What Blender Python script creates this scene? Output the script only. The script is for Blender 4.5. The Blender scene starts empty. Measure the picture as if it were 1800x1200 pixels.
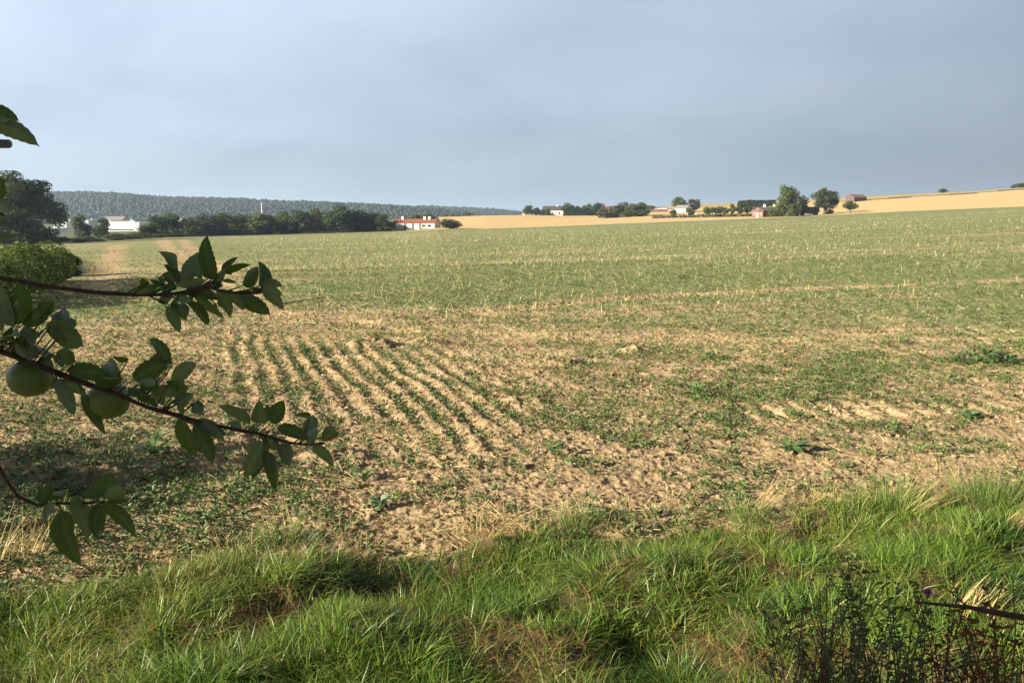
import bpy, math, random
import numpy as np
from math import radians, sin, cos, tan, pi, sqrt, atan2

rng = np.random.default_rng(7)
random.seed(7)
scene = bpy.context.scene

# ------------------------------------------------------------------ camera
EYE = 2.2
FPX = 1413.0                      # focal length in photo pixels (photo 1800 x 1200)
ROWH = 380.0                      # photo row of the eye level
PITCH = math.atan((600 - ROWH) / FPX)
SP, CP = sin(PITCH), cos(PITCH)
cam = bpy.data.cameras.new("camera")
cam.sensor_width = 36.0
cam.lens = 36.0 * FPX / 1800.0
cam.clip_start = 0.05
cam.clip_end = 30000.0
camo = bpy.data.objects.new("camera", cam)
camo.location = (0, 0, EYE)
camo.rotation_euler = (radians(90) - PITCH, 0, 0)
scene.collection.objects.link(camo)
scene.camera = camo

# ------------------------------------------------------------------ light
SUN_AZ, SUN_EL = radians(-113), radians(19)
scene.view_settings.view_transform = 'Standard'
scene.view_settings.look = 'None'
scene.view_settings.gamma = 1.0
scene.view_settings.use_curve_mapping = False
scene.view_settings.exposure = 1.72

sun = bpy.data.lights.new("sun", 'SUN')
sun.energy = 5.0
sun.angle = radians(0.6)
sun.color = (1.0, 0.88, 0.70)
suno = bpy.data.objects.new("sun", sun)
suno.location = (-60, -20, 60)
suno.rotation_euler = (radians(90) - SUN_EL, 0, -SUN_AZ + pi)
scene.collection.objects.link(suno)

world = bpy.data.worlds.new("World")
scene.world = world
world.use_nodes = True
wt = world.node_tree
wt.nodes.clear()


def N(nt, typ, **kw):
    n = nt.nodes.new(typ)
    for k, v in kw.items():
        setattr(n, k, v)
    return n


def L(nt, a, b):
    nt.links.new(a, b)


def math_(nt, op, a, b=None, clamp=False):
    n = N(nt, 'ShaderNodeMath', operation=op)
    n.use_clamp = clamp
    for s, val in ((n.inputs[0], a), (n.inputs[1], b)):
        if val is None: continue
        if isinstance(val, (int, float)): s.default_value = val
        else: L(nt, val, s)
    return n.outputs[0]


def build_world():
    nt = wt
    sky = N(nt, 'ShaderNodeTexSky', sky_type='NISHITA')
    sky.sun_disc = False
    sky.sun_elevation = SUN_EL
    sky.sun_rotation = SUN_AZ
    sky.air_density = 1.0
    sky.dust_density = 1.5
    sky.ozone_density = 1.5
    bg1 = N(nt, 'ShaderNodeBackground')
    bg1.inputs['Strength'].default_value = 0.06
    L(nt, sky.outputs[0], bg1.inputs['Color'])
    # cloud sheet: direction projected on a high plane
    tc = N(nt, 'ShaderNodeTexCoord')
    sep = N(nt, 'ShaderNodeSeparateXYZ')
    L(nt, tc.outputs['Generated'], sep.inputs[0])
    zc = N(nt, 'ShaderNodeMath', operation='MAXIMUM')
    L(nt, sep.outputs['Z'], zc.inputs[0])
    zc.inputs[1].default_value = 0.0
    za = N(nt, 'ShaderNodeMath', operation='ADD')
    L(nt, zc.outputs[0], za.inputs[0])
    za.inputs[1].default_value = 0.34
    dx = N(nt, 'ShaderNodeMath', operation='DIVIDE')
    dy = N(nt, 'ShaderNodeMath', operation='DIVIDE')
    L(nt, sep.outputs['X'], dx.inputs[0]); L(nt, za.outputs[0], dx.inputs[1])
    L(nt, sep.outputs['Y'], dy.inputs[0]); L(nt, za.outputs[0], dy.inputs[1])
    comb = N(nt, 'ShaderNodeCombineXYZ')
    L(nt, dx.outputs[0], comb.inputs[0]); L(nt, dy.outputs[0], comb.inputs[1])
    mp = N(nt, 'ShaderNodeMapping')
    mp.inputs['Scale'].default_value = (0.9, 1.15, 1.0)
    mp.inputs['Rotation'].default_value = (0, 0, radians(-14))
    L(nt, comb.outputs[0], mp.inputs[0])
    n1 = N(nt, 'ShaderNodeTexNoise')
    n1.inputs['Scale'].default_value = 1.5
    n1.inputs['Detail'].default_value = 7
    n1.inputs['Roughness'].default_value = 0.52
    n1.inputs['Distortion'].default_value = 0.35
    L(nt, mp.outputs[0], n1.inputs['Vector'])
    r1 = N(nt, 'ShaderNodeValToRGB')
    r1.color_ramp.elements[0].position = 0.36
    r1.color_ramp.elements[0].color = (0.096, 0.114, 0.144, 1)
    r1.color_ramp.elements[1].position = 0.68
    r1.color_ramp.elements[1].color = (0.126, 0.145, 0.177, 1)
    L(nt, n1.outputs['Fac'], r1.inputs['Fac'])
    # brighter towards the sun's side and overhead, as cloud thins out there
    dot = N(nt, 'ShaderNodeVectorMath', operation='DOT_PRODUCT')
    L(nt, tc.outputs['Generated'], dot.inputs[0])
    dot.inputs[1].default_value = (-0.78, 0.12, 0.62)
    mr = N(nt, 'ShaderNodeMapRange')
    mr.inputs['From Min'].default_value = -0.35
    mr.inputs['From Max'].default_value = 0.8
    mr.inputs['To Min'].default_value = 0.74
    mr.inputs['To Max'].default_value = 1.9
    L(nt, dot.outputs['Value'], mr.inputs['Value'])
    # added dimming of the unseen sky overhead and behind, lowers the ambient fill
    up = N(nt, 'ShaderNodeMapRange')
    up.inputs['From Min'].default_value = 0.30
    up.inputs['From Max'].default_value = 0.62
    up.inputs['To Min'].default_value = 1.0
    up.inputs['To Max'].default_value = 0.28
    L(nt, sep.outputs['Z'], up.inputs['Value'])
    bk = N(nt, 'ShaderNodeMapRange')
    bk.inputs['From Min'].default_value = 0.3
    bk.inputs['From Max'].default_value = -0.6
    bk.inputs['To Min'].default_value = 1.0
    bk.inputs['To Max'].default_value = 0.35
    L(nt, sep.outputs['Y'], bk.inputs['Value'])
    lift = N(nt, 'ShaderNodeMapRange')
    lift.inputs['From Max'].default_value = 0.25
    lift.inputs['To Min'].default_value = 0.92
    lift.inputs['To Max'].default_value = 1.16
    L(nt, sep.outputs['Z'], lift.inputs['Value'])
    gain = math_(nt, 'MULTIPLY', math_(nt, 'MULTIPLY', math_(nt, 'MULTIPLY', mr.outputs[0], lift.outputs[0]), up.outputs[0]), bk.outputs[0])
    mul = N(nt, 'ShaderNodeVectorMath', operation='SCALE')
    L(nt, r1.outputs[0], mul.inputs[0])
    L(nt, gain, mul.inputs['Scale'])
    bg2 = N(nt, 'ShaderNodeBackground')
    L(nt, mul.outputs[0], bg2.inputs['Color'])
    mix = N(nt, 'ShaderNodeMixShader')
    mix.inputs[0].default_value = 0.92
    L(nt, bg1.outputs[0], mix.inputs[1]); L(nt, bg2.outputs[0], mix.inputs[2])
    out = N(nt, 'ShaderNodeOutputWorld')
    L(nt, mix.outputs[0], out.inputs['Surface'])


build_world()

HAZE_DENSITY = 0.00015
# ------------------------------------------------------------------ projection helpers


def gdrop(row):
    """drop below eye level per metre of forward distance for a photo row"""
    t = (np.asarray(row, float) - 600.0) / FPX
    return (SP + t * CP) / (CP - t * SP)


def project(x, y, z):
    D = EYE - z
    fwd = np.maximum(y * CP + D * SP, 1e-3)
    return 900.0 + FPX * x / fwd, 600.0 + FPX * (D * CP - y * SP) / fwd


def at(px, row, d):
    """world point seen at photo pixel (px, row), d metres along the view axis"""
    u = (px - 900.0) / FPX * d
    v = (row - 600.0) / FPX * d
    return np.array([u, d * CP - v * SP, EYE - d * SP - v * CP])


def xat(px, Y):
    return (px - 900.0) / FPX * (Y * CP + 3 * SP)


# ------------------------------------------------------------------ numpy noise

def hash2(ix, iy, seed):
    h = (ix.astype(np.int64) * 374761393 + iy.astype(np.int64) * 668265263 + seed * 982451653) & 0xFFFFFFFF
    h = ((h ^ (h >> 13)) * 1274126177) & 0xFFFFFFFF
    h = h ^ (h >> 16)
    return (h & 0xFFFFFF) / float(0xFFFFFF)


def vnoise(x, y, seed=0):
    ix = np.floor(x); iy = np.floor(y)
    fx = x - ix; fy = y - iy
    fx = fx * fx * fx * (fx * (fx * 6 - 15) + 10)
    fy = fy * fy * fy * (fy * (fy * 6 - 15) + 10)
    a = hash2(ix, iy, seed); b = hash2(ix + 1, iy, seed)
    c = hash2(ix, iy + 1, seed); d = hash2(ix + 1, iy + 1, seed)
    return (a * (1 - fx) + b * fx) * (1 - fy) + (c * (1 - fx) + d * fx) * fy


def fbm(x, y, oct=4, seed=0, gain=0.5):
    s = 0.0; a = 1.0; t = 0.0
    for k in range(oct):
        s = s + a * vnoise(x + 17.3 * k, y - 9.1 * k, seed + k * 13)
        t += a; a *= gain
        x = x * 2.03; y = y * 2.03
    return s / t


def sstep(a, b, x):
    t = np.clip((x - a) / (b - a), 0, 1)
    return t * t * (3 - 2 * t)


# ------------------------------------------------------------------ terrain
PXC = np.array([-300, 0, 150, 300, 500, 690, 770, 850, 920, 1000, 1060, 1100, 1150, 1200, 1320, 1420, 1500, 1600, 1700, 1800, 2100.])
YF = np.array([440, 432, 426, 417, 412, 407, 403, 402, 400, 397, 394.5, 393, 391, 389, 384.5, 380, 376, 371, 367, 363, 352.])
RF = np.array([150, 170, 200, 260, 300, 300, 290, 300, 310, 320, 330, 340, 350, 360, 370, 380, 380, 360, 330, 300, 260.])
Y2 = np.array([410, 408, 406, 403, 400, 396, 395, 391, 388.5, 386, 386, 385, 384.5, 384, 382, 379, 369, 360, 352, 347, 335.])
R2 = np.array([700, 700, 700, 700, 700, 600, 420, 420, 440, 460, 450, 440, 430, 420, 420, 430, 480, 480, 480, 450, 430.])
YC = np.array([396, 394, 393, 392, 391, 389, 381.5, 379, 378, 379, 378, 373, 364, 360.5, 355.5, 352, 346, 341, 336.5, 329, 318.])
RC = np.array([1300, 1300, 1300, 1300, 1300, 1000, 600, 600, 600, 620, 640, 700, 800, 850, 850, 800, 760, 740, 720, 700, 680.])
YD = YC + np.where(PXC < 720, -3.0, 7.0)
RD = RC + 350
VX = np.array([-900, -300, 0, 200, 400, 600, 800, 1000, 1200, 1400, 1500, 1600, 1800, 2100, 2700.])
VY = np.array([1120, 1085, 1062, 1040, 1012, 982, 956, 940, 930, 916, 900, 884, 850, 816, 780.])

FURROW_AZ = radians(-19.5)
ROW_A = radians(8.0)


def macro_z(x, y):
    az = np.arctan2(x, y)
    azc = np.clip(az, radians(-52), radians(52))
    px = 900 + 1430 * np.tan(azc)
    r = np.hypot(x, y)
    Y = r * np.cos(azc)
    rf = np.interp(px, PXC, RF); zf = EYE - rf * gdrop(np.interp(px, PXC, YF))
    r2 = np.interp(px, PXC, R2); z2 = EYE - r2 * gdrop(np.interp(px, PXC, Y2))
    rc = np.interp(px, PXC, RC); zc = EYE - rc * gdrop(np.interp(px, PXC, YC))
    rd = np.interp(px, PXC, RD); zd = EYE - rd * gdrop(np.interp(px, PXC, YD))
    ze = EYE - 9000.0 * gdrop(np.full_like(px, 386.0))
    z = np.zeros_like(px)

    def seg(z, a, za, b, zb):
        t = np.clip((Y - a) / (b - a), 0, 1)
        return np.where(Y > a, za + (zb - za) * t, z)
    z = seg(z, 12.0, 0.0, rf, zf)
    z = seg(z, rf, zf, r2, z2)
    z = seg(z, r2, z2, rc, zc)
    z = seg(z, rc, zc, rd, zd)
    z = seg(z, rd, zd, 9000.0, ze)
    back = sstep(radians(60), radians(110), np.abs(az))
    z = z * (1 - back)
    z = z + 0.52 * (1 - sstep(1.3, 3.3, r))          # the bank the photographer stands on
    return z


def zg(x, y):
    return float(macro_z(np.array([float(x)]), np.array([float(y)]))[0])


def ground(px, Y):
    """terrain point at photo column px and forward distance Y"""
    x = xat(px, Y)
    return x, Y, zg(x, Y)


def find_Y(px, row, a, b):
    Ys = np.linspace(a, b, 400)
    x = (px - 900.0) / FPX * (Ys * CP)
    _, rr = project(x, Ys, macro_z(x, Ys))
    return float(Ys[np.argmin(np.abs(rr - row))])


def in_verge(x, y, z0=None):
    px, row = project(x, y, np.zeros_like(x))
    lim = np.interp(px, VX, VY) + 26 * (fbm(x * 2.2, y * 2.2, 3, 5) - 0.5) * 2
    inv = (row - lim) / 30.0
    return np.where(y < 1.0, 1.0, np.clip(inv + 0.5, 0, 1))


CROWS = np.array([395, 430, 470, 510, 540, 570, 600, 640, 680, 720, 760, 800, 840, 880, 920, 960.])
CCOLS = np.array([0, 300, 600, 900, 1200, 1500, 1800.])
CTAB = np.array([
    [.60, .62, .60, .60, .62, .62, .62],
    [.38, .58, .58, .60, .64, .65, .64],
    [.62, .42, .56, .62, .60, .62, .60],
    [.58, .42, .60, .64, .64, .62, .62],
    [.52, .45, .36, .62, .45, .55, .60],
    [.46, .45, .36, .56, .60, .60, .60],
    [.35, .40, .20, .25, .32, .46, .52],
    [.36, .36, .30, .20, .30, .52, .66],
    [.42, .36, .25, .20, .46, .62, .34],
    [.38, .40, .20, .26, .56, .22, .16],
    [.46, .32, .15, .42, .32, .16, .16],
    [.50, .45, .15, .12, .16, .16, .13],
    [.56, .62, .27, .11, .13, .13, .11],
    [.66, .68, .25, .11, .11, .16, .16],
    [.62, .60, .32, .11, .15, .20, .25],
    [.50, .50, .30, .20, .20, .30, .40]])


def cover(x, y):
    """share of the ground under weeds, 0..1"""
    z = macro_z(x, y)
    px, row = project(x, y, z)
    c = np.clip(np.interp(px, CCOLS, np.arange(7)), 0, 5.999)
    r = np.clip(np.interp(row, CROWS, np.arange(16)), 0, 14.999)
    ci = c.astype(int); ri = r.astype(int); cf = c - ci; rf = r - ri
    t = (CTAB[ri, ci] * (1 - cf) + CTAB[ri, ci + 1] * cf) * (1 - rf) + (CTAB[ri + 1, ci] * (1 - cf) + CTAB[ri + 1, ci + 1] * cf) * rf
    u = x * cos(ROW_A) + y * sin(ROW_A)
    v = -x * sin(ROW_A) + y * cos(ROW_A)
    d = np.hypot(x, y)
    far = sstep(14, 22, d)
    band = fbm(u / 26.0, v / 2.1, 3, 31) - 0.5
    band2 = fbm(u / 60.0, v / 9.0, 3, 37) - 0.5
    line = fbm(u / 45.0, v / (.35 + .012 * d), 2, 39) - 0.5
    patch = fbm(x / 0.9, y / 0.9, 4, 41) - 0.5
    t = t + far * (0.10 + 0.42 * band + 0.35 * band2 + 0.34 * line) + 0.75 * patch * (1 - 0.75 * far)
    # weeds follow the furrow bottoms
    s = x * cos(FURROW_AZ) - y * sin(FURROW_AZ)
    fm = furrow_mask(px, row)
    t = t + fm * 0.30 * np.cos(2 * pi * (s + 0.22 * (fbm(x * .8, y * .8, 3, 3) - .5)) / 0.285 + pi + 0.9)
    t = t * (1 - track_fields(x, y)[0])
    return np.clip(t, 0, 1)


def furrow_mask(px, row):
    a = sstep(360, 450, px) * (1 - sstep(720, 1080, px - (row - 650) * 0.8))
    b = sstep(565, 605, row - (px - 430) * .08) * (1 - sstep(740, 885, row))
    far = 0.18 * sstep(120, 200, px) * (1 - sstep(430, 520, px)) * sstep(415, 450, row) * (1 - sstep(560, 600, row))
    return np.maximum(a * b, far)


TRACKPX = [
    # photo pixels along each wheel track, half width in m, strength, rut depth in m
    ([(470, 537), (505, 531), (560, 524), (640, 515), (760, 506), (900, 500), (1050, 492), (1200, 484), (1400, 473), (1600, 464), (1850, 453)], 0.20, 1.0, 0.13),
    ([(740, 549), (900, 541), (1000, 533), (1080, 526), (1200, 519), (1350, 511), (1500, 504), (1850, 492)], 0.42, 1.0, 0.10),
    ([(620, 478), (760, 467), (900, 459), (1100, 452), (1300, 445), (1850, 432)], 0.30, 0.9, 0.10),
    ([(900, 440), (1200, 430), (1500, 420), (1850, 408)], 0.45, 0.7, 0.06),
    ([(430, 548), (500, 552), (600, 565), (700, 575), (850, 584), (1000, 590), (1200, 590)], 0.45, 0.8, 0.03),
    ([(284, 421), (296, 436), (322, 456), (356, 482), (400, 515), (440, 548)], 0.62, 0.95, 0.05),
    ([(318, 421), (334, 438), (358, 458), (395, 485)], 0.55, 0.9, 0.05),
    ([(205, 430), (196, 452), (180, 480), (160, 510)], 0.7, 0.8, 0.03),
]
TRACKXY = None


def track_lines():
    global TRACKXY
    if TRACKXY is None:
        TRACKXY = []
        for pts, w, st, dp in TRACKPX:
            P = []
            for px, row in pts:
                Yy = find_Y(px, row, 8.0, 300.0)
                P.append(((px - 900.0) / FPX * (Yy * CP + 2.2 * SP), Yy))
            P = np.array(P)
            t = np.linspace(0, len(P) - 1, len(P) * 4)
            TRACKXY.append((np.stack([np.interp(t, np.arange(len(P)), P[:, 0]), np.interp(t, np.arange(len(P)), P[:, 1])], 1), w, st, dp))
    return TRACKXY


def track_fields(x, y):
    """(bareness, rut depth, tread) of the wheel tracks at world points"""
    bare = np.zeros_like(x); rut = np.zeros_like(x); tread = np.zeros_like(x)
    for k, (P, w, st, dp) in enumerate(track_lines()):
        lo, hi = P.min(0) - 3, P.max(0) + 3
        m = (x > lo[0]) & (x < hi[0]) & (y > lo[1]) & (y < hi[1])
        if not m.any(): continue
        xx, yy = x[m], y[m]
        best = np.full(len(xx), 1e9); along = np.zeros(len(xx)); s0 = 0.0
        for (ax, ay), (bx, by) in zip(P[:-1], P[1:]):
            dx, dy = bx - ax, by - ay; ln = math.hypot(dx, dy)
            t = np.clip(((xx - ax) * dx + (yy - ay) * dy) / (ln * ln), 0, 1)
            d = np.hypot(xx - ax - t * dx, yy - ay - t * dy)
            q = d < best
            best[q] = d[q]; along[q] = s0 + t[q] * ln
            s0 += ln
        ww = w * (1 + .006 * yy)
        e = np.exp(-(best / ww) ** 2)
        ends = sstep(0, 1.5, along) * (0.55 + 0.45 * sstep(.3, .6, vnoise(along / 3.1, along * 0, 19 + k)))
        bare[m] = np.maximum(bare[m], st * e * ends)
        rut[m] = np.maximum(rut[m], dp * np.exp(-(best / (ww * .7)) ** 4) * ends)
        if k == 1:
            tread[m] = np.maximum(tread[m], np.exp(-(best / .36) ** 4) * np.sign(np.sin(2 * pi * (along + .5 * best) / .24)) * ends)
    return bare, rut, tread


# small heaps of turned earth: pixel position, width in m, height in m
HEAPS = [(652, 606, 0.55, 0.15), (752, 603, 0.42, 0.11), (985, 640, 0.50, 0.12), (1104, 616, 0.5, 0.12), (855, 697, 0.4, 0.07),
         (925, 705, 0.34, 0.07), (390, 775, 0.42, 0.12), (160, 842, 0.6, 0.12), (590, 806, 0.35, 0.08)]


def heap_xy():
    o = []
    for px, row, w, h in HEAPS:
        Y = EYE / float(gdrop(row))
        o.append(((px - 900.) / FPX * (Y * CP + EYE * SP), Y, w, h))
    return o


HEAPXY = heap_xy()


def micro_z(x, y):
    """clods, furrows, ruts and the humps of the verge (only within about 60 m)"""
    d = np.hypot(x, y)
    near = 1 - sstep(35, 80, d)
    px, row = project(x, y, np.zeros_like(x))
    vg = in_verge(x, y)
    fld = 1 - vg
    n1 = fbm(x / 0.55, y / 0.55, 3, 51) - 0.5
    n2 = fbm(x / 0.16, y / 0.16, 3, 57) - 0.5
    n3 = fbm(x / 0.045, y / 0.045, 2, 61) - 0.5
    lump = np.clip(fbm(x / 0.075, y / 0.075, 2, 63) - 0.55, 0, 1)
    z = fld * (0.042 * n1 + 0.018 * n2 + 0.030 * n3 + 0.045 * lump)
    s = x * cos(FURROW_AZ) - y * sin(FURROW_AZ)
    fm = furrow_mask(px, row)
    ph = 2 * pi * (s + 0.22 * (fbm(x * .8, y * .8, 3, 3) - .5)) / 0.285
    z = z + fld * fm * 0.0165 * np.cos(ph) * np.clip(2.4 * fbm(x / .45, y / .9, 3, 71) - .35, 0.1, 1.6)
    bare, rut, tread = track_fields(x, y)
    z = z - fld * (rut - 0.03 * tread)
    u = x * cos(ROW_A) + y * sin(ROW_A)
    # hoof-like dents of a tyre track on the right
    v2 = y - (8.6 + 0.10 * x)
    z = z - fld * 0.06 * np.exp(-(v2 / 0.30) ** 2) * sstep(2.0, 3.2, x) * np.clip(np.sin(2 * pi * u / 0.34) + 0.2, 0, 1)
    for hx, hy, w, h in HEAPXY:
        q = np.hypot((x - hx) / w, (y - hy) / (w * 0.8))
        z = z + h * .8 * np.exp(-(q * 1.25) ** 4) * (0.15 + 1.5 * fbm(x / 0.17, y / 0.17, 4, 77))
    hump = fbm(x / 0.75, y / 0.75, 3, 81) - 0.5
    z = z + vg * sstep(1.5, 3.0, d) * (0.36 * hump + 0.03 * n2)
    return z * near


def ground_z(x, y):
    return macro_z(x, y) + micro_z(x, y)


# ------------------------------------------------------------------ mesh helpers

def link(o, parent=None):
    scene.collection.objects.link(o)
    if parent is not None:
        o.parent = parent
    return o


def mesh(name, V, F, mat=None, parent=None, smooth=False, attrs=None, link_it=True):
    """one mesh object from a vertex array and a list of (n,3)/(n,4) face arrays"""
    me = bpy.data.meshes.new(name)
    V = np.asarray(V, np.float32)
    if not isinstance(F, (list, tuple)):
        F = [F]
    F = [np.asarray(f, np.int32) for f in F if len(f)]
    me.vertices.add(len(V))
    me.vertices.foreach_set('co', V.ravel())
    loops = np.concatenate([f.ravel() for f in F])
    tot = np.concatenate([np.full(len(f), f.shape[1], np.int32) for f in F])
    start = np.concatenate([[0], np.cumsum(tot)[:-1]]).astype(np.int32)
    me.loops.add(len(loops))
    me.loops.foreach_set('vertex_index', loops)
    me.polygons.add(len(tot))
    me.polygons.foreach_set('loop_start', start)
    me.polygons.foreach_set('loop_total', tot)
    me.polygons.foreach_set('use_smooth', np.full(len(tot), bool(smooth)))
    if attrs:
        for k, a in attrs.items():
            a = np.asarray(a, np.float32)
            if a.ndim == 1:
                at_ = me.attributes.new(k, 'FLOAT', 'POINT')
                at_.data.foreach_set('value', a)
            else:
                at_ = me.attributes.new(k, 'FLOAT_COLOR', 'POINT')
                if a.shape[1] == 3:
                    a = np.hstack([a, np.ones((len(a), 1), np.float32)])
                at_.data.foreach_set('color', a.ravel())
    me.update(calc_edges=True)
    me.validate()
    if mat:
        me.materials.append(mat)
    o = bpy.data.objects.new(name, me)
    if link_it:
        link(o, parent)
    return o


def tag(o, label=None, cat=None, group=None, kind=None):
    if label: o['label'] = label
    if cat: o['category'] = cat
    if group: o['group'] = group
    if kind: o['kind'] = kind
    return o


def empty(name, loc, label=None, cat=None, group=None, rz=0.0, scale=(1, 1, 1)):
    o = bpy.data.objects.new(name, None)
    o.empty_display_size = 0.2
    o.location = loc
    o.rotation_euler = (0, 0, rz)
    o.scale = scale
    link(o)
    return tag(o, label, cat, group)


class MB:
    """collects boxes, prisms and tubes into one mesh"""
    def __init__(self):
        self.V = []; self.Q = []; self.T = []; self.n = 0

    def add(self, V, Q=None, T=None):
        V = np.asarray(V, float)
        if Q is not None and len(Q): self.Q.append(np.asarray(Q, int) + self.n)
        if T is not None and len(T): self.T.append(np.asarray(T, int) + self.n)
        self.V.append(V); self.n += len(V)
        return self

    def box(self, a, b):
        (x0, y0, z0), (x1, y1, z1) = a, b
        V = [(x0, y0, z0), (x1, y0, z0), (x1, y1, z0), (x0, y1, z0), (x0, y0, z1), (x1, y0, z1), (x1, y1, z1), (x0, y1, z1)]
        Q = [(0, 3, 2, 1), (4, 5, 6, 7), (0, 1, 5, 4), (1, 2, 6, 5), (2, 3, 7, 6), (3, 0, 4, 7)]
        return self.add(V, Q)

    def prism(self, poly, y0, y1):
        """poly in x,z (counter-clockwise seen from -y) extruded along y"""
        n = len(poly)
        V = [(p[0], y0, p[1]) for p in poly] + [(p[0], y1, p[1]) for p in poly]
        Q = [(i, (i + 1) % n, n + (i + 1) % n, n + i) for i in range(n)]
        Q = [q[::-1] for q in Q]
        T = []
        for i in range(1, n - 1):
            T.append((0, i, i + 1)); T.append((n, n + i + 1, n + i))
        return self.add(V, Q, T)

    def tube(self, pts, rad, sides=7, cap=True):
        pts = np.asarray(pts, float); rad = np.asarray(rad, float)
        n = len(pts)
        tg = np.gradient(pts, axis=0)
        tg /= np.linalg.norm(tg, axis=1)[:, None] + 1e-9
        ref = np.array([0.123, 0.31, 0.94]) if abs(tg[0][2]) < 0.85 else np.array([1., 0.1, 0.0])
        V = []
        for i in range(n):
            a = np.cross(tg[i], ref); a /= np.linalg.norm(a) + 1e-9
            b = np.cross(tg[i], a)
            for k in range(sides):
                q = 2 * pi * k / sides
                V.append(pts[i] + rad[i] * (a * cos(q) + b * sin(q)))
        Q = []
        for i in range(n - 1):
            for k in range(sides):
                k2 = (k + 1) % sides
                Q.append((i * sides + k, i * sides + k2, (i + 1) * sides + k2, (i + 1) * sides + k))
        T = []
        if cap:
            V.append(pts[0]); V.append(pts[-1])
            c0, c1 = n * sides, n * sides + 1
            for k in range(sides):
                k2 = (k + 1) % sides
                T.append((c0, k2, k)); T.append((c1, (n - 1) * sides + k, (n - 1) * sides + k2))
        return self.add(V, Q, T)

    def build(self, name, mat, parent=None, smooth=False, attrs=None):
        F = []
        if self.Q: F.append(np.concatenate(self.Q))
        if self.T: F.append(np.concatenate(self.T))
        return mesh(name, np.concatenate(self.V), F, mat, parent, smooth, attrs)


# ------------------------------------------------------------------ materials

def new_mat(name):
    m = bpy.data.materials.new(name)
    m.use_nodes = True
    m.node_tree.nodes.clear()
    return m, m.node_tree


def mixc(nt, fac, a, b, blend='MIX'):
    n = N(nt, 'ShaderNodeMix', data_type='RGBA', blend_type=blend)
    n.clamp_factor = True
    for s, val in ((n.inputs[0], fac), (n.inputs[6], a), (n.inputs[7], b)):
        if isinstance(val, (int, float)): s.default_value = val
        elif isinstance(val, tuple): s.default_value = (val[0], val[1], val[2], 1)
        else: L(nt, val, s)
    return n.outputs[2]


def noise(nt, scale, detail=4, rough=0.55, vec=None, dist=0.0):
    n = N(nt, 'ShaderNodeTexNoise')
    n.inputs['Scale'].default_value = scale
    n.inputs['Detail'].default_value = detail
    n.inputs['Roughness'].default_value = rough
    n.inputs['Distortion'].default_value = dist
    if vec is not None: L(nt, vec, n.inputs['Vector'])
    return n.outputs['Fac']


def ramp(nt, fac, stops):
    r = N(nt, 'ShaderNodeValToRGB')
    e = r.color_ramp.elements
    while len(e) < len(stops): e.new(0.5)
    for el, (p, c) in zip(e, stops):
        el.position = p; el.color = (c[0], c[1], c[2], 1)
    L(nt, fac, r.inputs[0])
    return r.outputs[0]


def finish(nt, color, rough=0.8, spec=0.2, bump=None, bump_d=0.02, transl=0.0, transl_col=None):
    p = N(nt, 'ShaderNodeBsdfPrincipled')
    if isinstance(color, tuple): p.inputs['Base Color'].default_value = (*color, 1)
    else: L(nt, color, p.inputs['Base Color'])
    if isinstance(rough, (int, float)): p.inputs['Roughness'].default_value = rough
    else: L(nt, rough, p.inputs['Roughness'])
    p.inputs['Specular IOR Level'].default_value = spec
    if bump is not None:
        b = N(nt, 'ShaderNodeBump')
        b.inputs['Strength'].default_value = 1.0
        b.inputs['Distance'].default_value = bump_d
        L(nt, bump, b.inputs['Height'])
        L(nt, b.outputs[0], p.inputs['Normal'])
    sh = p.outputs[0]
    if transl > 0:
        t = N(nt, 'ShaderNodeBsdfTranslucent')
        c = transl_col if transl_col is not None else color
        if isinstance(c, tuple): t.inputs['Color'].default_value = (*c, 1)
        else: L(nt, c, t.inputs['Color'])
        mx = N(nt, 'ShaderNodeMixShader')
        mx.inputs[0].default_value = transl
        L(nt, sh, mx.inputs[1]); L(nt, t.outputs[0], mx.inputs[2])
        sh = mx.outputs[0]
    o = N(nt, 'ShaderNodeOutputMaterial')
    L(nt, sh, o.inputs['Surface'])


def attr(nt, name, kind='Fac'):
    a = N(nt, 'ShaderNodeAttribute')
    a.attribute_name = name
    return a.outputs[kind]


def position(nt):
    return N(nt, 'ShaderNodeNewGeometry').outputs['Position']


def simple(name, col, rough=0.8, var=0.25, scale=1.0, spec=0.2, bump=0.0):
    """one base colour broken up by object-space noise"""
    m, nt = new_mat(name)
    tc = N(nt, 'ShaderNodeTexCoord').outputs['Object']
    n = noise(nt, scale, 5, 0.6, tc)
    lo = tuple(c * (1 - var) for c in col); hi = tuple(min(1, c * (1 + var)) for c in col)
    c = ramp(nt, n, [(0.3, lo), (0.7, hi)])
    finish(nt, c, rough, spec, bump=n if bump else None, bump_d=bump)
    return m


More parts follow.
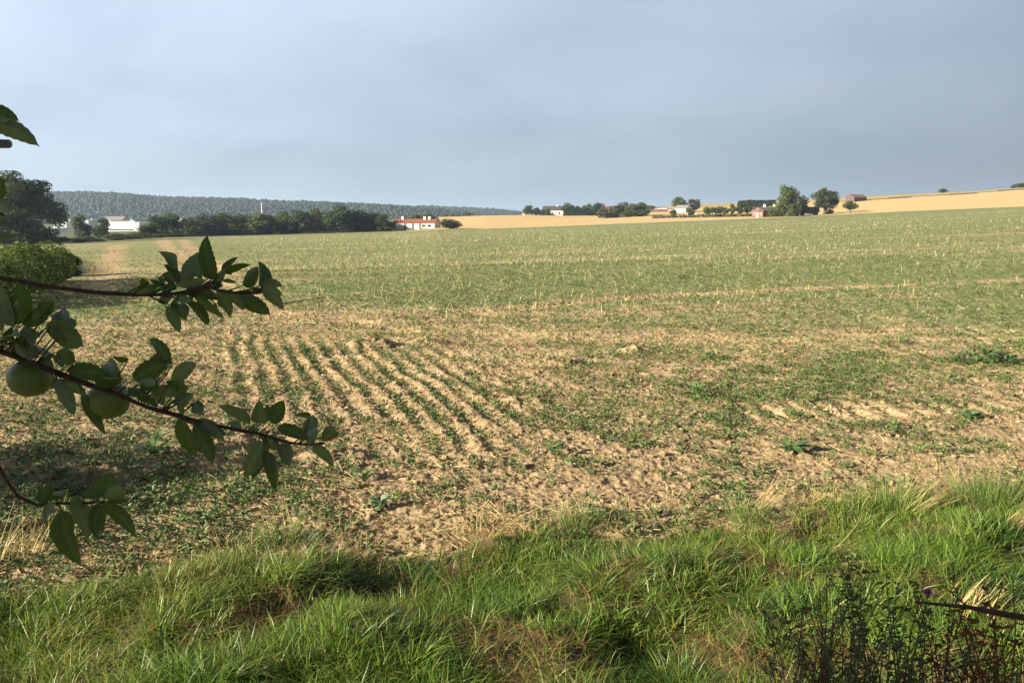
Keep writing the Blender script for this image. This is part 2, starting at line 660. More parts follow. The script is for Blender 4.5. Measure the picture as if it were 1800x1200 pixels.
def field_material():
    m, nt = new_mat("stubble_soil")
    pos = position(nt)
    n1 = noise(nt, 0.9, 6, 0.6, pos)
    n2 = noise(nt, 9.0, 5, 0.65, pos)
    n3 = noise(nt, 42.0, 4, 0.6, pos)
    soil = ramp(nt, n2, [(0.25, (0.20, 0.142, 0.080)), (0.5, (0.32, 0.238, 0.138)), (0.75, (0.44, 0.345, 0.212))])
    soil = mixc(nt, math_(nt, 'MULTIPLY', n3, 0.5), soil, (0.23, 0.160, 0.090))
    straw = mixc(nt, n3, (0.42, 0.33, 0.16), (0.58, 0.47, 0.25))
    # chopped straw lies along the drill rows
    mp = N(nt, 'ShaderNodeMapping')
    mp.inputs['Rotation'].default_value = (0, 0, -ROW_A)
    mp.inputs['Scale'].default_value = (0.16, 1.6, 1)
    L(nt, pos, mp.inputs[0])
    ns = noise(nt, 1.0, 6, 0.7, mp.outputs[0])
    fs = math_(nt, 'MULTIPLY', math_(nt, 'SUBTRACT', ns, 0.45), 5.0, True)
    soil = mixc(nt, math_(nt, 'MULTIPLY', fs, attr(nt, 'straw')), soil, straw)
    gcol = mixc(nt, n1, (0.180, 0.205, 0.088), (0.255, 0.272, 0.125))
    gcol = mixc(nt, n3, gcol, (0.14, 0.170, 0.070))
    # weed cover breaks up in clumps at two scales
    cl = math_(nt, 'ADD', math_(nt, 'MULTIPLY', noise(nt, 5.0, 6, 0.75, pos), 0.6), math_(nt, 'MULTIPLY', noise(nt, 26.0, 3, 0.6, pos), 0.4))
    th = math_(nt, 'SUBTRACT', attr(nt, 'cover'), math_(nt, 'MULTIPLY', math_(nt, 'SUBTRACT', cl, 0.5), 2.2))
    f = math_(nt, 'MULTIPLY', math_(nt, 'SUBTRACT', th, 0.38), 4.0, True)
    col = mixc(nt, f, soil, gcol)
    h = math_(nt, 'ADD', n2, math_(nt, 'MULTIPLY', n3, 0.5))
    finish(nt, col, 0.95, 0.1, bump=h, bump_d=0.032)
    return m


def wheat_material(name, lo, hi):
    m, nt = new_mat(name)
    pos = position(nt)
    mp = N(nt, 'ShaderNodeMapping')
    mp.inputs['Rotation'].default_value = (0, 0, -radians(16))
    mp.inputs['Scale'].default_value = (0.012, 0.35, 1)
    L(nt, pos, mp.inputs[0])
    n1 = noise(nt, 1.0, 5, 0.6, mp.outputs[0])
    n2 = noise(nt, 0.35, 6, 0.7, pos)
    f = math_(nt, 'ADD', math_(nt, 'MULTIPLY', n1, 0.6), math_(nt, 'MULTIPLY', n2, 0.4))
    c = ramp(nt, f, [(0.35, lo), (0.65, hi)])
    finish(nt, c, 0.95, 0.1)
    return m


def leaf_cloud_material(name, dark, light, transl=0.25):
    m, nt = new_mat(name)
    v = attr(nt, 'tint')
    oi = N(nt, 'ShaderNodeObjectInfo').outputs['Random']
    c = mixc(nt, v, dark, light)
    hs = N(nt, 'ShaderNodeHueSaturation')
    L(nt, math_(nt, 'ADD', math_(nt, 'MULTIPLY', oi, 0.035), 0.482), hs.inputs['Hue'])
    L(nt, math_(nt, 'ADD', math_(nt, 'MULTIPLY', oi, 0.4), 0.8), hs.inputs['Value'])
    L(nt, c, hs.inputs['Color'])
    finish(nt, hs.outputs[0], 0.6, 0.25, transl=transl)
    return m


def blade_material(name, transl=0.35, rough=0.45, spec=0.35):
    m, nt = new_mat(name)
    c = attr(nt, 'tone', 'Color')
    finish(nt, c, rough, spec, transl=transl)
    return m


def apple_leaf_material():
    m, nt = new_mat("apple_leaf")
    tc = N(nt, 'ShaderNodeTexCoord').outputs['Object']
    bf = N(nt, 'ShaderNodeNewGeometry').outputs['Backfacing']
    n = noise(nt, 60, 4, 0.6, tc)
    vein = attr(nt, 'vein')
    oi = N(nt, 'ShaderNodeObjectInfo').outputs['Random']
    top = mixc(nt, n, (0.040, 0.076, 0.022), (0.075, 0.122, 0.036))
    top = mixc(nt, math_(nt, 'MULTIPLY', oi, 0.5), top, (0.042, 0.062, 0.016))
    top = mixc(nt, math_(nt, 'MULTIPLY', vein, 0.55), top, (0.15, 0.20, 0.08))
    under = mixc(nt, n, (0.15, 0.205, 0.105), (0.19, 0.25, 0.13))
    under = mixc(nt, math_(nt, 'MULTIPLY', vein, 0.7), under, (0.27, 0.32, 0.18))
    c = mixc(nt, bf, top, under)
    sp = noise(nt, 210, 3, 0.6, tc)
    spots = math_(nt, 'MULTIPLY', math_(nt, 'MULTIPLY', math_(nt, 'SUBTRACT', sp, 0.66), 14.0, True), 0.8)
    c = mixc(nt, spots, c, (0.085, 0.05, 0.02))
    big = math_(nt, 'MULTIPLY', math_(nt, 'SUBTRACT', noise(nt, 24, 3, 0.5, tc), 0.56), 5.0, True)
    c = mixc(nt, math_(nt, 'MULTIPLY', big, 0.45), c, (0.10, 0.115, 0.028))
    rg = math_(nt, 'ADD', math_(nt, 'MULTIPLY', bf, 0.2), 0.52)
    finish(nt, c, rg, 0.28, bump=math_(nt, 'MULTIPLY', n, 1.0), bump_d=0.0015, transl=0.3, transl_col=(0.13, 0.22, 0.02))
    return m


def apple_material():
    m, nt = new_mat("apple_skin")
    tc = N(nt, 'ShaderNodeTexCoord').outputs['Object']
    n = noise(nt, 9, 4, 0.55, tc)
    vo = N(nt, 'ShaderNodeTexVoronoi')
    vo.inputs['Scale'].default_value = 170
    L(nt, tc, vo.inputs['Vector'])
    c = ramp(nt, n, [(0.3, (0.105, 0.165, 0.035)), (0.7, (0.16, 0.21, 0.05))])
    c = mixc(nt, math_(nt, 'MULTIPLY', math_(nt, 'SUBTRACT', noise(nt, 26, 5, 0.65, tc), 0.58), 6.0, True), c, (0.11, 0.10, 0.035))
    dots = math_(nt, 'LESS_THAN', vo.outputs['Distance'], 0.16)
    c = mixc(nt, math_(nt, 'MULTIPLY', dots, 0.5), c, (0.35, 0.40, 0.2))
    finish(nt, c, 0.42, 0.4)
    return m


def bark_material(name, a, b, scale=30):
    m, nt = new_mat(name)
    tc = N(nt, 'ShaderNodeTexCoord').outputs['Object']
    n = noise(nt, scale, 6, 0.65, tc)
    c = ramp(nt, n, [(0.3, a), (0.7, b)])
    finish(nt, c, 0.85, 0.15, bump=n, bump_d=0.1 / scale)
    return m


def roof_material(name, lo, hi, pitch=0.35):
    m, nt = new_mat(name)
    tc = N(nt, 'ShaderNodeTexCoord').outputs['Object']
    w = N(nt, 'ShaderNodeTexWave', wave_type='BANDS', bands_direction='Z')
    w.inputs['Scale'].default_value = 1.6
    w.inputs['Distortion'].default_value = 0.6
    L(nt, tc, w.inputs['Vector'])
    n = noise(nt, 1.3, 5, 0.65, tc)
    f = math_(nt, 'ADD', math_(nt, 'MULTIPLY', w.outputs['Fac'], 0.25), math_(nt, 'MULTIPLY', n, 0.75))
    finish(nt, ramp(nt, f, [(0.3, lo), (0.7, hi)]), 0.85, 0.2)
    return m


def board_material(name, lo, hi):
    m, nt = new_mat(name)
    tc = N(nt, 'ShaderNodeTexCoord').outputs['Object']
    w = N(nt, 'ShaderNodeTexWave', wave_type='BANDS', bands_direction='X')
    w.inputs['Scale'].default_value = 2.0
    w.inputs['Distortion'].default_value = 0.3
    L(nt, tc, w.inputs['Vector'])
    n = noise(nt, 0.9, 5, 0.65, tc)
    f = math_(nt, 'ADD', math_(nt, 'MULTIPLY', w.outputs['Fac'], 0.4), math_(nt, 'MULTIPLY', n, 0.6))
    finish(nt, ramp(nt, f, [(0.3, lo), (0.7, hi)]), 0.85, 0.2)
    return m


def brick_material(name, lo, hi):
    m, nt = new_mat(name)
    tc = N(nt, 'ShaderNodeTexCoord').outputs['Object']
    b = N(nt, 'ShaderNodeTexBrick')
    b.inputs['Color1'].default_value = (*lo, 1); b.inputs['Color2'].default_value = (*hi, 1)
    b.inputs['Mortar'].default_value = (0.2, 0.16, 0.13, 1)
    b.inputs['Scale'].default_value = 4.0
    L(nt, tc, b.inputs['Vector'])
    n = noise(nt, 1.1, 5, 0.6, tc)
    c = mixc(nt, math_(nt, 'MULTIPLY', n, 0.6), b.outputs[0], lo)
    finish(nt, c, 0.9, 0.15)
    return m


M = {}
M['field'] = field_material()
M['wheat'] = wheat_material("pale_stubble", (0.47, 0.345, 0.160), (0.53, 0.395, 0.19))
M['straw_field'] = wheat_material("yellow_stubble", (0.34, 0.255, 0.085), (0.42, 0.31, 0.115))
M['meadow'] = wheat_material("meadow", (0.07, 0.10, 0.035), (0.14, 0.15, 0.055))
M['track'] = simple("dark_bank", (0.10, 0.065, 0.035), 0.95, 0.4, 0.3)
M['verge'] = simple("verge_soil", (0.095, 0.068, 0.036), 0.95, 0.45, 6.0, bump=0.02)
M['leaf_dark'] = leaf_cloud_material("foliage_dark", (0.020, 0.036, 0.012), (0.062, 0.088, 0.024))
M['leaf_mid'] = leaf_cloud_material("foliage_mid", (0.036, 0.058, 0.016), (0.115, 0.148, 0.038))
M['leaf_olive'] = leaf_cloud_material("foliage_olive", (0.042, 0.054, 0.018), (0.11, 0.118, 0.042))
M['leaf_hedge'] = leaf_cloud_material("foliage_hedge", (0.035, 0.060, 0.014), (0.125, 0.165, 0.034), 0.3)
M['leaf_far'] = leaf_cloud_material("foliage_far", (0.015, 0.027, 0.015), (0.029, 0.042, 0.020), 0.1)
M['bark'] = bark_material("bark", (0.05, 0.038, 0.028), (0.13, 0.105, 0.08), 2.5)
M['twig'] = bark_material("apple_bark", (0.035, 0.022, 0.018), (0.10, 0.068, 0.055), 90)
M['stub'] = bark_material("grey_bark", (0.13, 0.14, 0.15), (0.22, 0.23, 0.24), 60)
M['grass'] = blade_material("grass_blades", 0.30, 0.42, 0.42)
M['weed'] = blade_material("weed_leaves", 0.2, 0.5, 0.35)
M['straw'] = blade_material("straw", 0.15, 0.6, 0.25)
M['apple_leaf'] = apple_leaf_material()
M['apple'] = apple_material()
M['white'] = simple("white_render", (0.78, 0.76, 0.72), 0.85, 0.06, 0.6)
M['cream'] = simple("cream_render", (0.66, 0.60, 0.47), 0.85, 0.08, 0.6)
M['white_metal'] = simple("white_sheet_metal", (0.74, 0.77, 0.80), 0.45, 0.05, 0.2, 0.4)
M['grey_metal'] = simple("grey_sheet_metal", (0.34, 0.37, 0.40), 0.5, 0.12, 0.5, 0.4)
M['grey_post'] = simple("grey_post", (0.16, 0.17, 0.18), 0.7, 0.15, 1.0)
M['glass'] = simple("dark_window", (0.035, 0.045, 0.055), 0.15, 0.2, 1.0, 0.5)
M['red_tile'] = roof_material("red_tiles", (0.20, 0.070, 0.046), (0.29, 0.105, 0.066))
M['dark_tile'] = roof_material("dark_tiles", (0.045, 0.042, 0.042), (0.10, 0.092, 0.088))
M['brown_tile'] = roof_material("brown_tiles", (0.16, 0.085, 0.055), (0.26, 0.145, 0.095))
M['grey_tile'] = roof_material("grey_tiles", (0.16, 0.155, 0.16), (0.27, 0.26, 0.26))
M['brick'] = brick_material("red_brick", (0.19, 0.066, 0.045), (0.27, 0.10, 0.07))
M['dark_boards'] = board_material("dark_boards", (0.028, 0.02, 0.017), (0.06, 0.042, 0.034))
M['brown_boards'] = board_material("brown_boards", (0.22, 0.13, 0.085), (0.34, 0.21, 0.14))
M['magenta'] = simple("magenta_petals", (0.45, 0.03, 0.36), 0.6, 0.3, 40)
M['rust_leaf'] = blade_material("dry_leaves", 0.2, 0.8, 0.1)
M['paint'] = simple("pale_paint", (0.62, 0.64, 0.66), 0.3, 0.03, 1.0, 0.5)
M['rubber'] = simple("rubber", (0.02, 0.02, 0.02), 0.8, 0.2, 5.0)
M['stem'] = simple("green_stem", (0.10, 0.15, 0.05), 0.6, 0.2, 40)
M['red_stem'] = simple("red_brown_stem", (0.12, 0.06, 0.035), 0.8, 0.3, 40)


# ------------------------------------------------------------------ the ground, one polar sheet split into its fields
def build_ground():
    dense = np.linspace(radians(-36), radians(36), 900)
    left = np.linspace(radians(-180), radians(-36), 60)[:-1]
    right = np.linspace(radians(36), radians(180), 60)[1:]
    az = np.concatenate([left, dense, right])
    rr = [0.35, 0.8, 1.3, 1.8, 2.2, 2.6]
    r = 3.0
    while r < 40: rr.append(r); r *= 1.0034
    while r < 420: rr.append(r); r *= 1.011
    while r < 9000: rr.append(r); r *= 1.03
    rr = np.array(rr)
    A, R = np.meshgrid(az, rr)
    X = (R * np.sin(A)).ravel(); Y = (R * np.cos(A)).ravel()
    Zm = macro_z(X, Y)
    Z = Zm + micro_z(X, Y)
    nr, nc = len(rr), len(az)
    i = np.arange(nr - 1)[:, None] * nc + np.arange(nc - 1)[None, :]
    i = i.ravel()
    Q = np.stack([i, i + 1, i + nc + 1, i + nc], 1)[:, ::-1]
    cx = X[Q].mean(1); cy = Y[Q].mean(1); cz = Zm[Q].mean(1)
    px, row = project(cx, cy, cz)
    azc = np.clip(np.arctan2(cx, cy), radians(-52), radians(52))
    pxa = 900 + 1430 * np.tan(azc)
    fy = np.hypot(cx, cy) * np.cos(azc)
    rf = np.interp(pxa, PXC, RF)
    zone = np.zeros(len(Q), int)                       # 0 field
    zone[(in_verge(cx, cy) > 0.5) & (fy < 40)] = 1     # verge
    beyond = fy > rf
    zone[beyond] = 2                                   # pale stubble
    zone[beyond & (pxa < 715)] = 3                     # meadow
    rowB = np.interp(pxa, [1060, 1150, 1320, 1470, 1600, 1700, 1800, 2100], [378, 370, 361, 354.5, 346, 340, 331.5, 320])
    rcc = np.interp(pxa, PXC, RC)
    zone[beyond & (pxa > 1060) & (row < rowB)] = 4     # yellow field
    zone[beyond & (pxa > 1440) & (np.abs(row - rowB) < 0.8) & (fy < rcc)] = 5
    zone[(fy > rcc + 60)] = 3
    cv = cover(X, Y)
    d = np.hypot(X, Y)
    cv = cv * (0.62 + 0.38 * sstep(12, 30, d))
    straw = np.clip(sstep(9, 16, d) * 0.8 + 0.15, 0, 1)
    names = {0: ('field', 'field'), 1: ('grass_verge', 'verge'), 2: ('stubble_field', 'wheat'), 3: ('meadow', 'meadow'), 4: ('straw_field', 'straw_field'), 5: ('dirt_bank', 'track')}
    for k, (nm, mt) in names.items():
        q = Q[zone == k]
        if not len(q): continue
        used = np.unique(q)
        remap = np.full(len(X), -1, np.int32); remap[used] = np.arange(len(used))
        o = mesh(nm, np.stack([X[used], Y[used], Z[used]], 1), remap[q], M[mt], None, True, {'cover': cv[used], 'straw': straw[used]})
        tag(o, kind='structure')


build_ground()


# ------------------------------------------------------------------ wooded hills
def hill(name, cols, ridge, base_row, Yb, Yr, tree_n, seed, tree_h, label):
    cols = np.array(cols, float); ridge = np.array(ridge, float)
    xs = np.linspace(cols[0], cols[-1], 120)
    rows = np.interp(xs, cols, ridge)
    ts = np.linspace(0, 1.6, 26)
    V = []
    for t in ts:
        Y = Yb + (Yr - Yb) * t
        zr = EYE - Yr * gdrop(rows) - tree_h * 0.8
        zb = EYE - Yb * gdrop(np.full_like(rows, base_row))
        k = np.sin(np.clip(t, 0, 1) * pi / 2) ** 1.1
        z = zb + (zr - zb) * k - np.clip(t - 1, 0, 1) * 60
        x = (xs - 900) / FPX * Y * CP
        z = z + (fbm(x / 160 + seed, np.full_like(x, Y / 160), 3, seed) - 0.5) * 10 * min(1, t) * (0.3 if t >= 0.95 else 1)
        V.append(np.stack([x, np.full_like(x, Y), z], 1))
    V = np.array(V)
    nr, nc = V.shape[:2]
    i = (np.arange(nr - 1)[:, None] * nc + np.arange(nc - 1)[None, :]).ravel()
    Q = np.stack([i, i + 1, i + nc + 1, i + nc], 1)
    tag(mesh(name, V.reshape(-1, 3), Q, M['leaf_far'], None, True, {'tint': np.full(nr * nc, 0.2)}), kind='structure')
    # canopy: one lumpy mass of crowns
    r = np.random.default_rng(seed)
    phi = (1 + 5 ** .5) / 2
    b = np.array([(-1, phi, 0), (1, phi, 0), (-1, -phi, 0), (1, -phi, 0), (0, -1, phi), (0, 1, phi), (0, -1, -phi), (0, 1, -phi), (phi, 0, -1), (phi, 0, 1), (-phi, 0, -1), (-phi, 0, 1)])
    b /= np.linalg.norm(b[0])
    f = np.array([(0, 11, 5), (0, 5, 1), (0, 1, 7), (0, 7, 10), (0, 10, 11), (1, 5, 9), (5, 11, 4), (11, 10, 2), (10, 7, 6), (7, 1, 8), (3, 9, 4), (3, 4, 2), (3, 2, 6), (3, 6, 8), (3, 8, 9), (4, 9, 5), (2, 4, 11), (6, 2, 10), (8, 6, 7), (9, 8, 1)])
    ti = r.uniform(0, nr - 9.5, tree_n); ci = r.uniform(0, nc - 1.01, tree_n)
    a0 = ti.astype(int); c0 = ci.astype(int); fa = (ti - a0)[:, None]; fc = (ci - c0)[:, None]
    P = (V[a0, c0] * (1 - fc) + V[a0, c0 + 1] * fc) * (1 - fa) + (V[a0 + 1, c0] * (1 - fc) + V[a0 + 1, c0 + 1] * fc) * fa
    parts = 5
    P = np.repeat(P, parts, 0)
    hh = np.repeat(tree_h * r.uniform(0.55, 1.15, tree_n), parts)
    sz = hh * r.uniform(0.17, 0.30, len(P))
    P = P + np.stack([r.normal(0, .22, len(P)) * hh, r.normal(0, .22, len(P)) * hh, hh * r.uniform(0.35, 0.8, len(P))], 1)
    sc = sz[:, None] * np.stack([r.uniform(.8, 1.2, len(P)), r.uniform(.8, 1.2, len(P)), r.uniform(.5, .85, len(P))], 1)
    W = P[:, None, :] + b[None] * sc[:, None, :] * r.uniform(0.82, 1.18, (len(P), 12, 1))
    F = (f[None] + (np.arange(len(P)) * 12)[:, None, None]).reshape(-1, 3)
    tint = np.repeat(np.clip(np.repeat(r.uniform(0, .5, tree_n), parts) + r.uniform(0, .1, len(P)) + 1.6 * (fbm(P[:, 0] / 90, P[:, 1] / 140, 3, seed) - .35), 0, 1), 12)
    tag(mesh("woods", W.reshape(-1, 3), F, M['leaf_far'], None, True, {'tint': tint}), label, "woods", kind='stuff')


hill('hills', [-500, 0, 115, 190, 300, 400, 500, 600, 690, 760, 830], [330, 334, 337, 339, 347, 350, 354, 357, 361, 365, 374], 398, 1250, 1850, 17000, 11, 12,
     "long wooded hill fading to blue grey behind the valley")
hill('hills', [660, 745, 800, 860, 900, 940, 1000], [368, 362, 363.5, 367, 371, 376, 382], 392, 2000, 2600, 3500, 12, 13,
     "farther bluish wooded ridge sinking behind the stubble crest")


# ------------------------------------------------------------------ trees
def crown_cloud(seed, kind, n, leaf):
    """leaf clumps through the volume of a crown in a unit box (x,y -0.5..0.5, z 0..1)"""
    r = np.random.default_rng(seed)
    lobes = []
    if kind == 'round':
        zc, hz, hx, k, ls = 0.60, 0.38, 0.46, 26, (0.13, 0.24)
    elif kind == 'tall':
        zc, hz, hx, k, ls = 0.54, 0.45, 0.44, 26, (0.12, 0.22)
    elif kind == 'bush':
        zc, hz, hx, k, ls = 0.46, 0.50, 0.48, 22, (0.14, 0.25)
    elif kind == 'oak':
        zc, hz, hx, k, ls = 0.56, 0.42, 0.47, 34, (0.09, 0.18)
    elif kind == 'belt':
        zc, hz, hx, k, ls = 0.52, 0.50, 0.48, 30, (0.12, 0.23)
    elif kind == 'full':
        zc, hz, hx, k, ls = 0.52, 0.50, 0.48, 60, (0.07, 0.16)
    elif kind == 'small':
        zc, hz, hx, k, ls = 0.62, 0.36, 0.46, 16, (0.14, 0.24)
    while len(lobes) < k:
        p = r.uniform(-1, 1, 3)
        q = p.copy()
        if kind in ('belt', 'full', 'bush') and q[2] < 0: q[2] *= 0.5
        if np.dot(q, q) > 1: continue
        s = r.uniform(*ls)
        sh = 1 - s * 1.05
        taper = 1.0 - (0.25 * p[2] if p[2] > 0 else 0.12 * -p[2])
        lobes.append((p[0] * hx * sh * taper, p[1] * hx * sh * taper, zc + p[2] * hz * (1 - s * 1.2), s))
    lobes = np.array(lobes)
    idx = r.choice(len(lobes), n, p=lobes[:, 3] ** 2 / (lobes[:, 3] ** 2).sum())
    dv = r.normal(size=(n, 3)); dv /= np.linalg.norm(dv, axis=1)[:, None]
    rad = r.uniform(0.0, 1.0, n) ** 0.28 * r.uniform(0.9, 1.12, n)
    c = lobes[idx, :3] + dv * (lobes[idx, 3] * rad)[:, None] * np.array([1, 1, .85])
    c[:, 2] = np.clip(c[:, 2], 0.01, 1.0)
    nrm = dv + r.normal(0, .55, (n, 3)); nrm /= np.linalg.norm(nrm, axis=1)[:, None]
    a = np.cross(nrm, r.normal(size=(n, 3))); a /= np.linalg.norm(a, axis=1)[:, None]
    b = np.cross(nrm, a)
    s = (leaf * r.uniform(0.6, 1.35, n))[:, None]
    V = np.stack([c - a * s, c - b * s * .62 + nrm * s * .2, c + a * s, c + b * s * .62 + nrm * s * .2], 1).reshape(-1, 3)
    Q = np.arange(n * 4).reshape(n, 4)
    tint = np.repeat(np.clip(0.5 * r.uniform(0, 1, n) + 0.5 * r.uniform(0, 1, len(lobes))[idx], 0, 1), 4)
    return V, Q, tint


def trunk_mesh(seed, kind):
    r = np.random.default_rng(seed + 500)
    m = MB()
    th = {'round': .42, 'tall': .5, 'bush': .25, 'belt': .3, 'full': .3, 'oak': .42, 'small': .45}[kind]
    tr = {'round': .035, 'tall': .03, 'bush': .02, 'belt': .025, 'full': .03, 'oak': .045, 'small': .03}[kind]
    zs = np.linspace(-0.03, th, 6)
    pts = np.stack([r.normal(0, .008, 6), r.normal(0, .008, 6), zs], 1)
    m.tube(pts, np.linspace(tr * 1.3, tr * .8, 6), 8)
    for k in range(6):
        a = 2 * pi * k / 6 + r.uniform(0, .8)
        z0 = th * r.uniform(.55, .98)
        e = np.array([cos(a) * r.uniform(.2, .33), sin(a) * r.uniform(.2, .33), min(.9, z0 + r.uniform(.18, .4))])
        p0 = np.array([0, 0, z0])
        mid = (p0 + e) / 2 + np.array([0, 0, .04])
        m.tube([p0, mid, e], [tr * .6, tr * .4, tr * .12], 6)
    return m


PROTO = {}


def proto(kind, seed, n, leaf, mat):
    key = (kind, seed, mat)
    if key not in PROTO:
        V, Q, t = crown_cloud(seed, kind, n, leaf)
        c = mesh('crown', V, Q, M[mat], None, False, {'tint': t}, link_it=False)
        tm = trunk_mesh(seed, kind)
        F = [np.concatenate(tm.Q), np.concatenate(tm.T)]
        tk = mesh('trunk', np.concatenate(tm.V), F, M['bark'], None, True, link_it=False)
        PROTO[key] = [c, tk, False]
    return PROTO[key]


def tree(name, px0, px1, top, Y, kind, mat, label, cat, group=None, n=3400, leaf=0.036, variants=4, base_row=None, seed=None):
    px = (px0 + px1) / 2
    x, y, z = ground(px, Y)
    w = (px1 - px0) / FPX * Y * 1.12
    ztop = EYE - Y * float(gdrop(top))
    h = max(ztop - z, 0.5) * 1.02
    sd = seed if seed is not None else rng.integers(0, variants)
    c, t, used = p = proto(kind, int(sd), n, leaf, mat)
    root = empty(name, (x, y, z), label, cat, group, rng.uniform(0, 6.28), (w, w, h))
    for src in (c, t):
        o = src.copy() if p[2] else src
        link(o, root)
    p[2] = True
    return root


TG = {}


def T(px0, px1, top, Y, kind, mat, label, name='tree', cat='tree', group=None, **kw):
    return tree(name, px0, px1, top, Y, kind, mat, label, cat, group, **kw)


# big tree and the low shrubs on the left edge of the field
T(-46, 108, 304, 188, 'full', 'leaf_mid', "huge dark rounded tree standing at the left edge of the photo", n=26000, leaf=0.015, seed=41)
sh = [(-30, 40, 412, "grey green shrub under the left half of the huge tree"), (35, 95, 411, "rounded shrub under the right rim of the huge tree"),
      (88, 122, 415, "small pale green bush between huge tree and white halls"), (116, 152, 416, "low dark bush in front of the left conifer"),
      (140, 182, 414, "light olive bush in front of the two conifers"), (180, 225, 409, "olive bush at left end of the long low hedge"),
      (215, 262, 408, "taller olive bush in the middle of the low hedge"), (255, 292, 409, "dark olive bush right of the middle of the low hedge"),
      (285, 325, 409, "rounded bush at the right end of the low hedge"), (320, 346, 412, "small yellowish bush beside the tree belt's left end"),
      (338, 372, 411, "low yellow green bush under the tree belt")]
for a, b, t, lab in sh:
    Yb = float(np.interp((a + b) / 2, PXC, RF)) + 6
    T(a, b, t, Yb, 'bush', 'leaf_olive', lab, 'shrub', 'shrub', 'shrubs along the far left field edge', n=1500, leaf=0.05)
for a, b, t, lab in [(128, 158, 378, "left of two dark pointed trees before the white halls"), (163, 193, 381, "right of two dark pointed trees before the white halls")]:
    T(a, b, t, 270, 'belt', 'leaf_dark', lab, 'tree', 'tree', 'pair of dark trees before the white halls')
belt = [(252, 290, 381, 'round', 'leaf_dark', "dark tree at the left end of the tree belt"), (282, 318, 377, 'tall', 'leaf_dark', "tall narrow tree beside the belt's left end"),
        (316, 352, 384, 'round', 'leaf_mid', "lower green tree in the left part of the belt"), (342, 388, 378, 'round', 'leaf_dark', "broad tree with light top in the left part of the belt"),
        (376, 412, 375, 'round', 'leaf_mid', "tall olive tree in the left centre of the belt"), (402, 446, 378, 'round', 'leaf_dark', "dark broad tree left of the white mast"),
        (438, 482, 376, 'round', 'leaf_mid', "tree right below the white mast"), (434, 482, 386, 'bush', 'leaf_olive', "brownish green round bush before the belt under the mast"),
        (478, 514, 373, 'tall', 'leaf_mid', "light green tree right of the mast"), (502, 544, 371, 'tall', 'leaf_dark', "dark dense tree in the centre of the belt"),
        (490, 516, 388, 'bush', 'leaf_mid', "low light green tree at the foot of the belt's centre"), (540, 582, 366, 'tall', 'leaf_mid', "tall tree left of the belt's highest crown"),
        (574, 618, 362, 'tall', 'leaf_dark', "highest crown of the tree belt"), (612, 652, 370, 'round', 'leaf_dark', "dark tree right of the belt's highest crown"),
        (644, 672, 372, 'tall', 'leaf_dark', "narrow dark tree near the right end of the belt"), (664, 688, 378, 'round', 'leaf_dark', "last tree of the belt touching the white house")]
for k, (a, b, t, kd, mt, lab) in enumerate(belt):
    front = 'bush' == kd
    Yb = float(np.interp((a + b) / 2, PXC, RF)) + (5 if front else 10 + (k % 3) * 5)
    T(a - 5, b + 5, t - 1, Yb, 'belt' if kd in ('round', 'tall') else kd, mt, lab, 'tree', 'tree', 'trees of the belt behind the field')
low = [(404, 430, 405, "small bush at the foot of the belt left of the mast"), (527, 560, 407, "low shrub at the foot of the belt's centre"),
       (556, 592, 406, "dark low shrub under the tallest belt trees"), (588, 622, 405, "low shrub under the right part of the belt"), (407, 424, 402, "pale little bush left of the brownish bush")]
for a, b, t, lab in low:
    Yb = float(np.interp((a + b) / 2, PXC, RF)) + 3
    T(a, b, t, Yb, 'bush', 'leaf_mid', lab, 'shrub', 'shrub', 'low shrubs before the tree belt', n=900, leaf=0.06)
T(770, 809, 384, 300, 'bush', 'leaf_dark', "round dark bush at the right end of the white house", 'shrub', 'shrub')
for a, b, t, lab in [(716, 742, 377, "green tree top above the left half of the red roof"), (738, 772, 376, "wide green tree top above the right half of the red roof")]:
    T(a, b, t, 360, 'round', 'leaf_mid', lab, 'tree', 'tree', 'trees behind the white house')
for k, (a, b, t) in enumerate([(776, 788, 378), (790, 800, 376), (800, 810, 377), (816, 828, 373), (838, 848, 377)]):
    lab = ["low green tree just right of the house's treetops", "little tree in the gap beyond the round bush", "small tree just right of the gap beyond the round bush",
           "largest of the small trees on the far crest beyond the house", "tiny tree farthest right on the far crest"][k]
    T(a, b, t, 760, 'round', 'leaf_mid', lab, 'tree', 'tree', 'small trees on the far crest', n=500, leaf=0.08)

VY_ = 622
vill = [(920, 938, 361, 'round', 'leaf_dark', "round tree above the pinkish house at the village's left end"), (938, 949, 364, 'round', 'leaf_dark', "small tree between pinkish house and white gable"),
        (949, 958, 368, 'tall', 'leaf_dark', "dark column shaped shrub beside the white gable"), (959, 967, 366, 'tall', 'leaf_dark', "narrow dark tree before the white house front"),
        (987, 1008, 356.5, 'tall', 'leaf_dark', "tall dark tree right of the white village house"), (1008, 1022, 362, 'round', 'leaf_dark', "dark lower tree right of the tall dark one"),
        (1019, 1033, 361, 'round', 'leaf_dark', "rounded dark tree in the village centre"), (1029, 1042, 358, 'tall', 'leaf_mid', "greener tree left of the brick village house"),
        (1040, 1062, 355, 'round', 'leaf_dark', "tall broad tree above the brick village house")]
for a, b, t, kd, mt, lab in vill:
    T(a - 1, b + 1, t, VY_ - 4, 'belt', mt, lab, 'tree', 'tree', 'trees in the village', n=900, leaf=0.07)
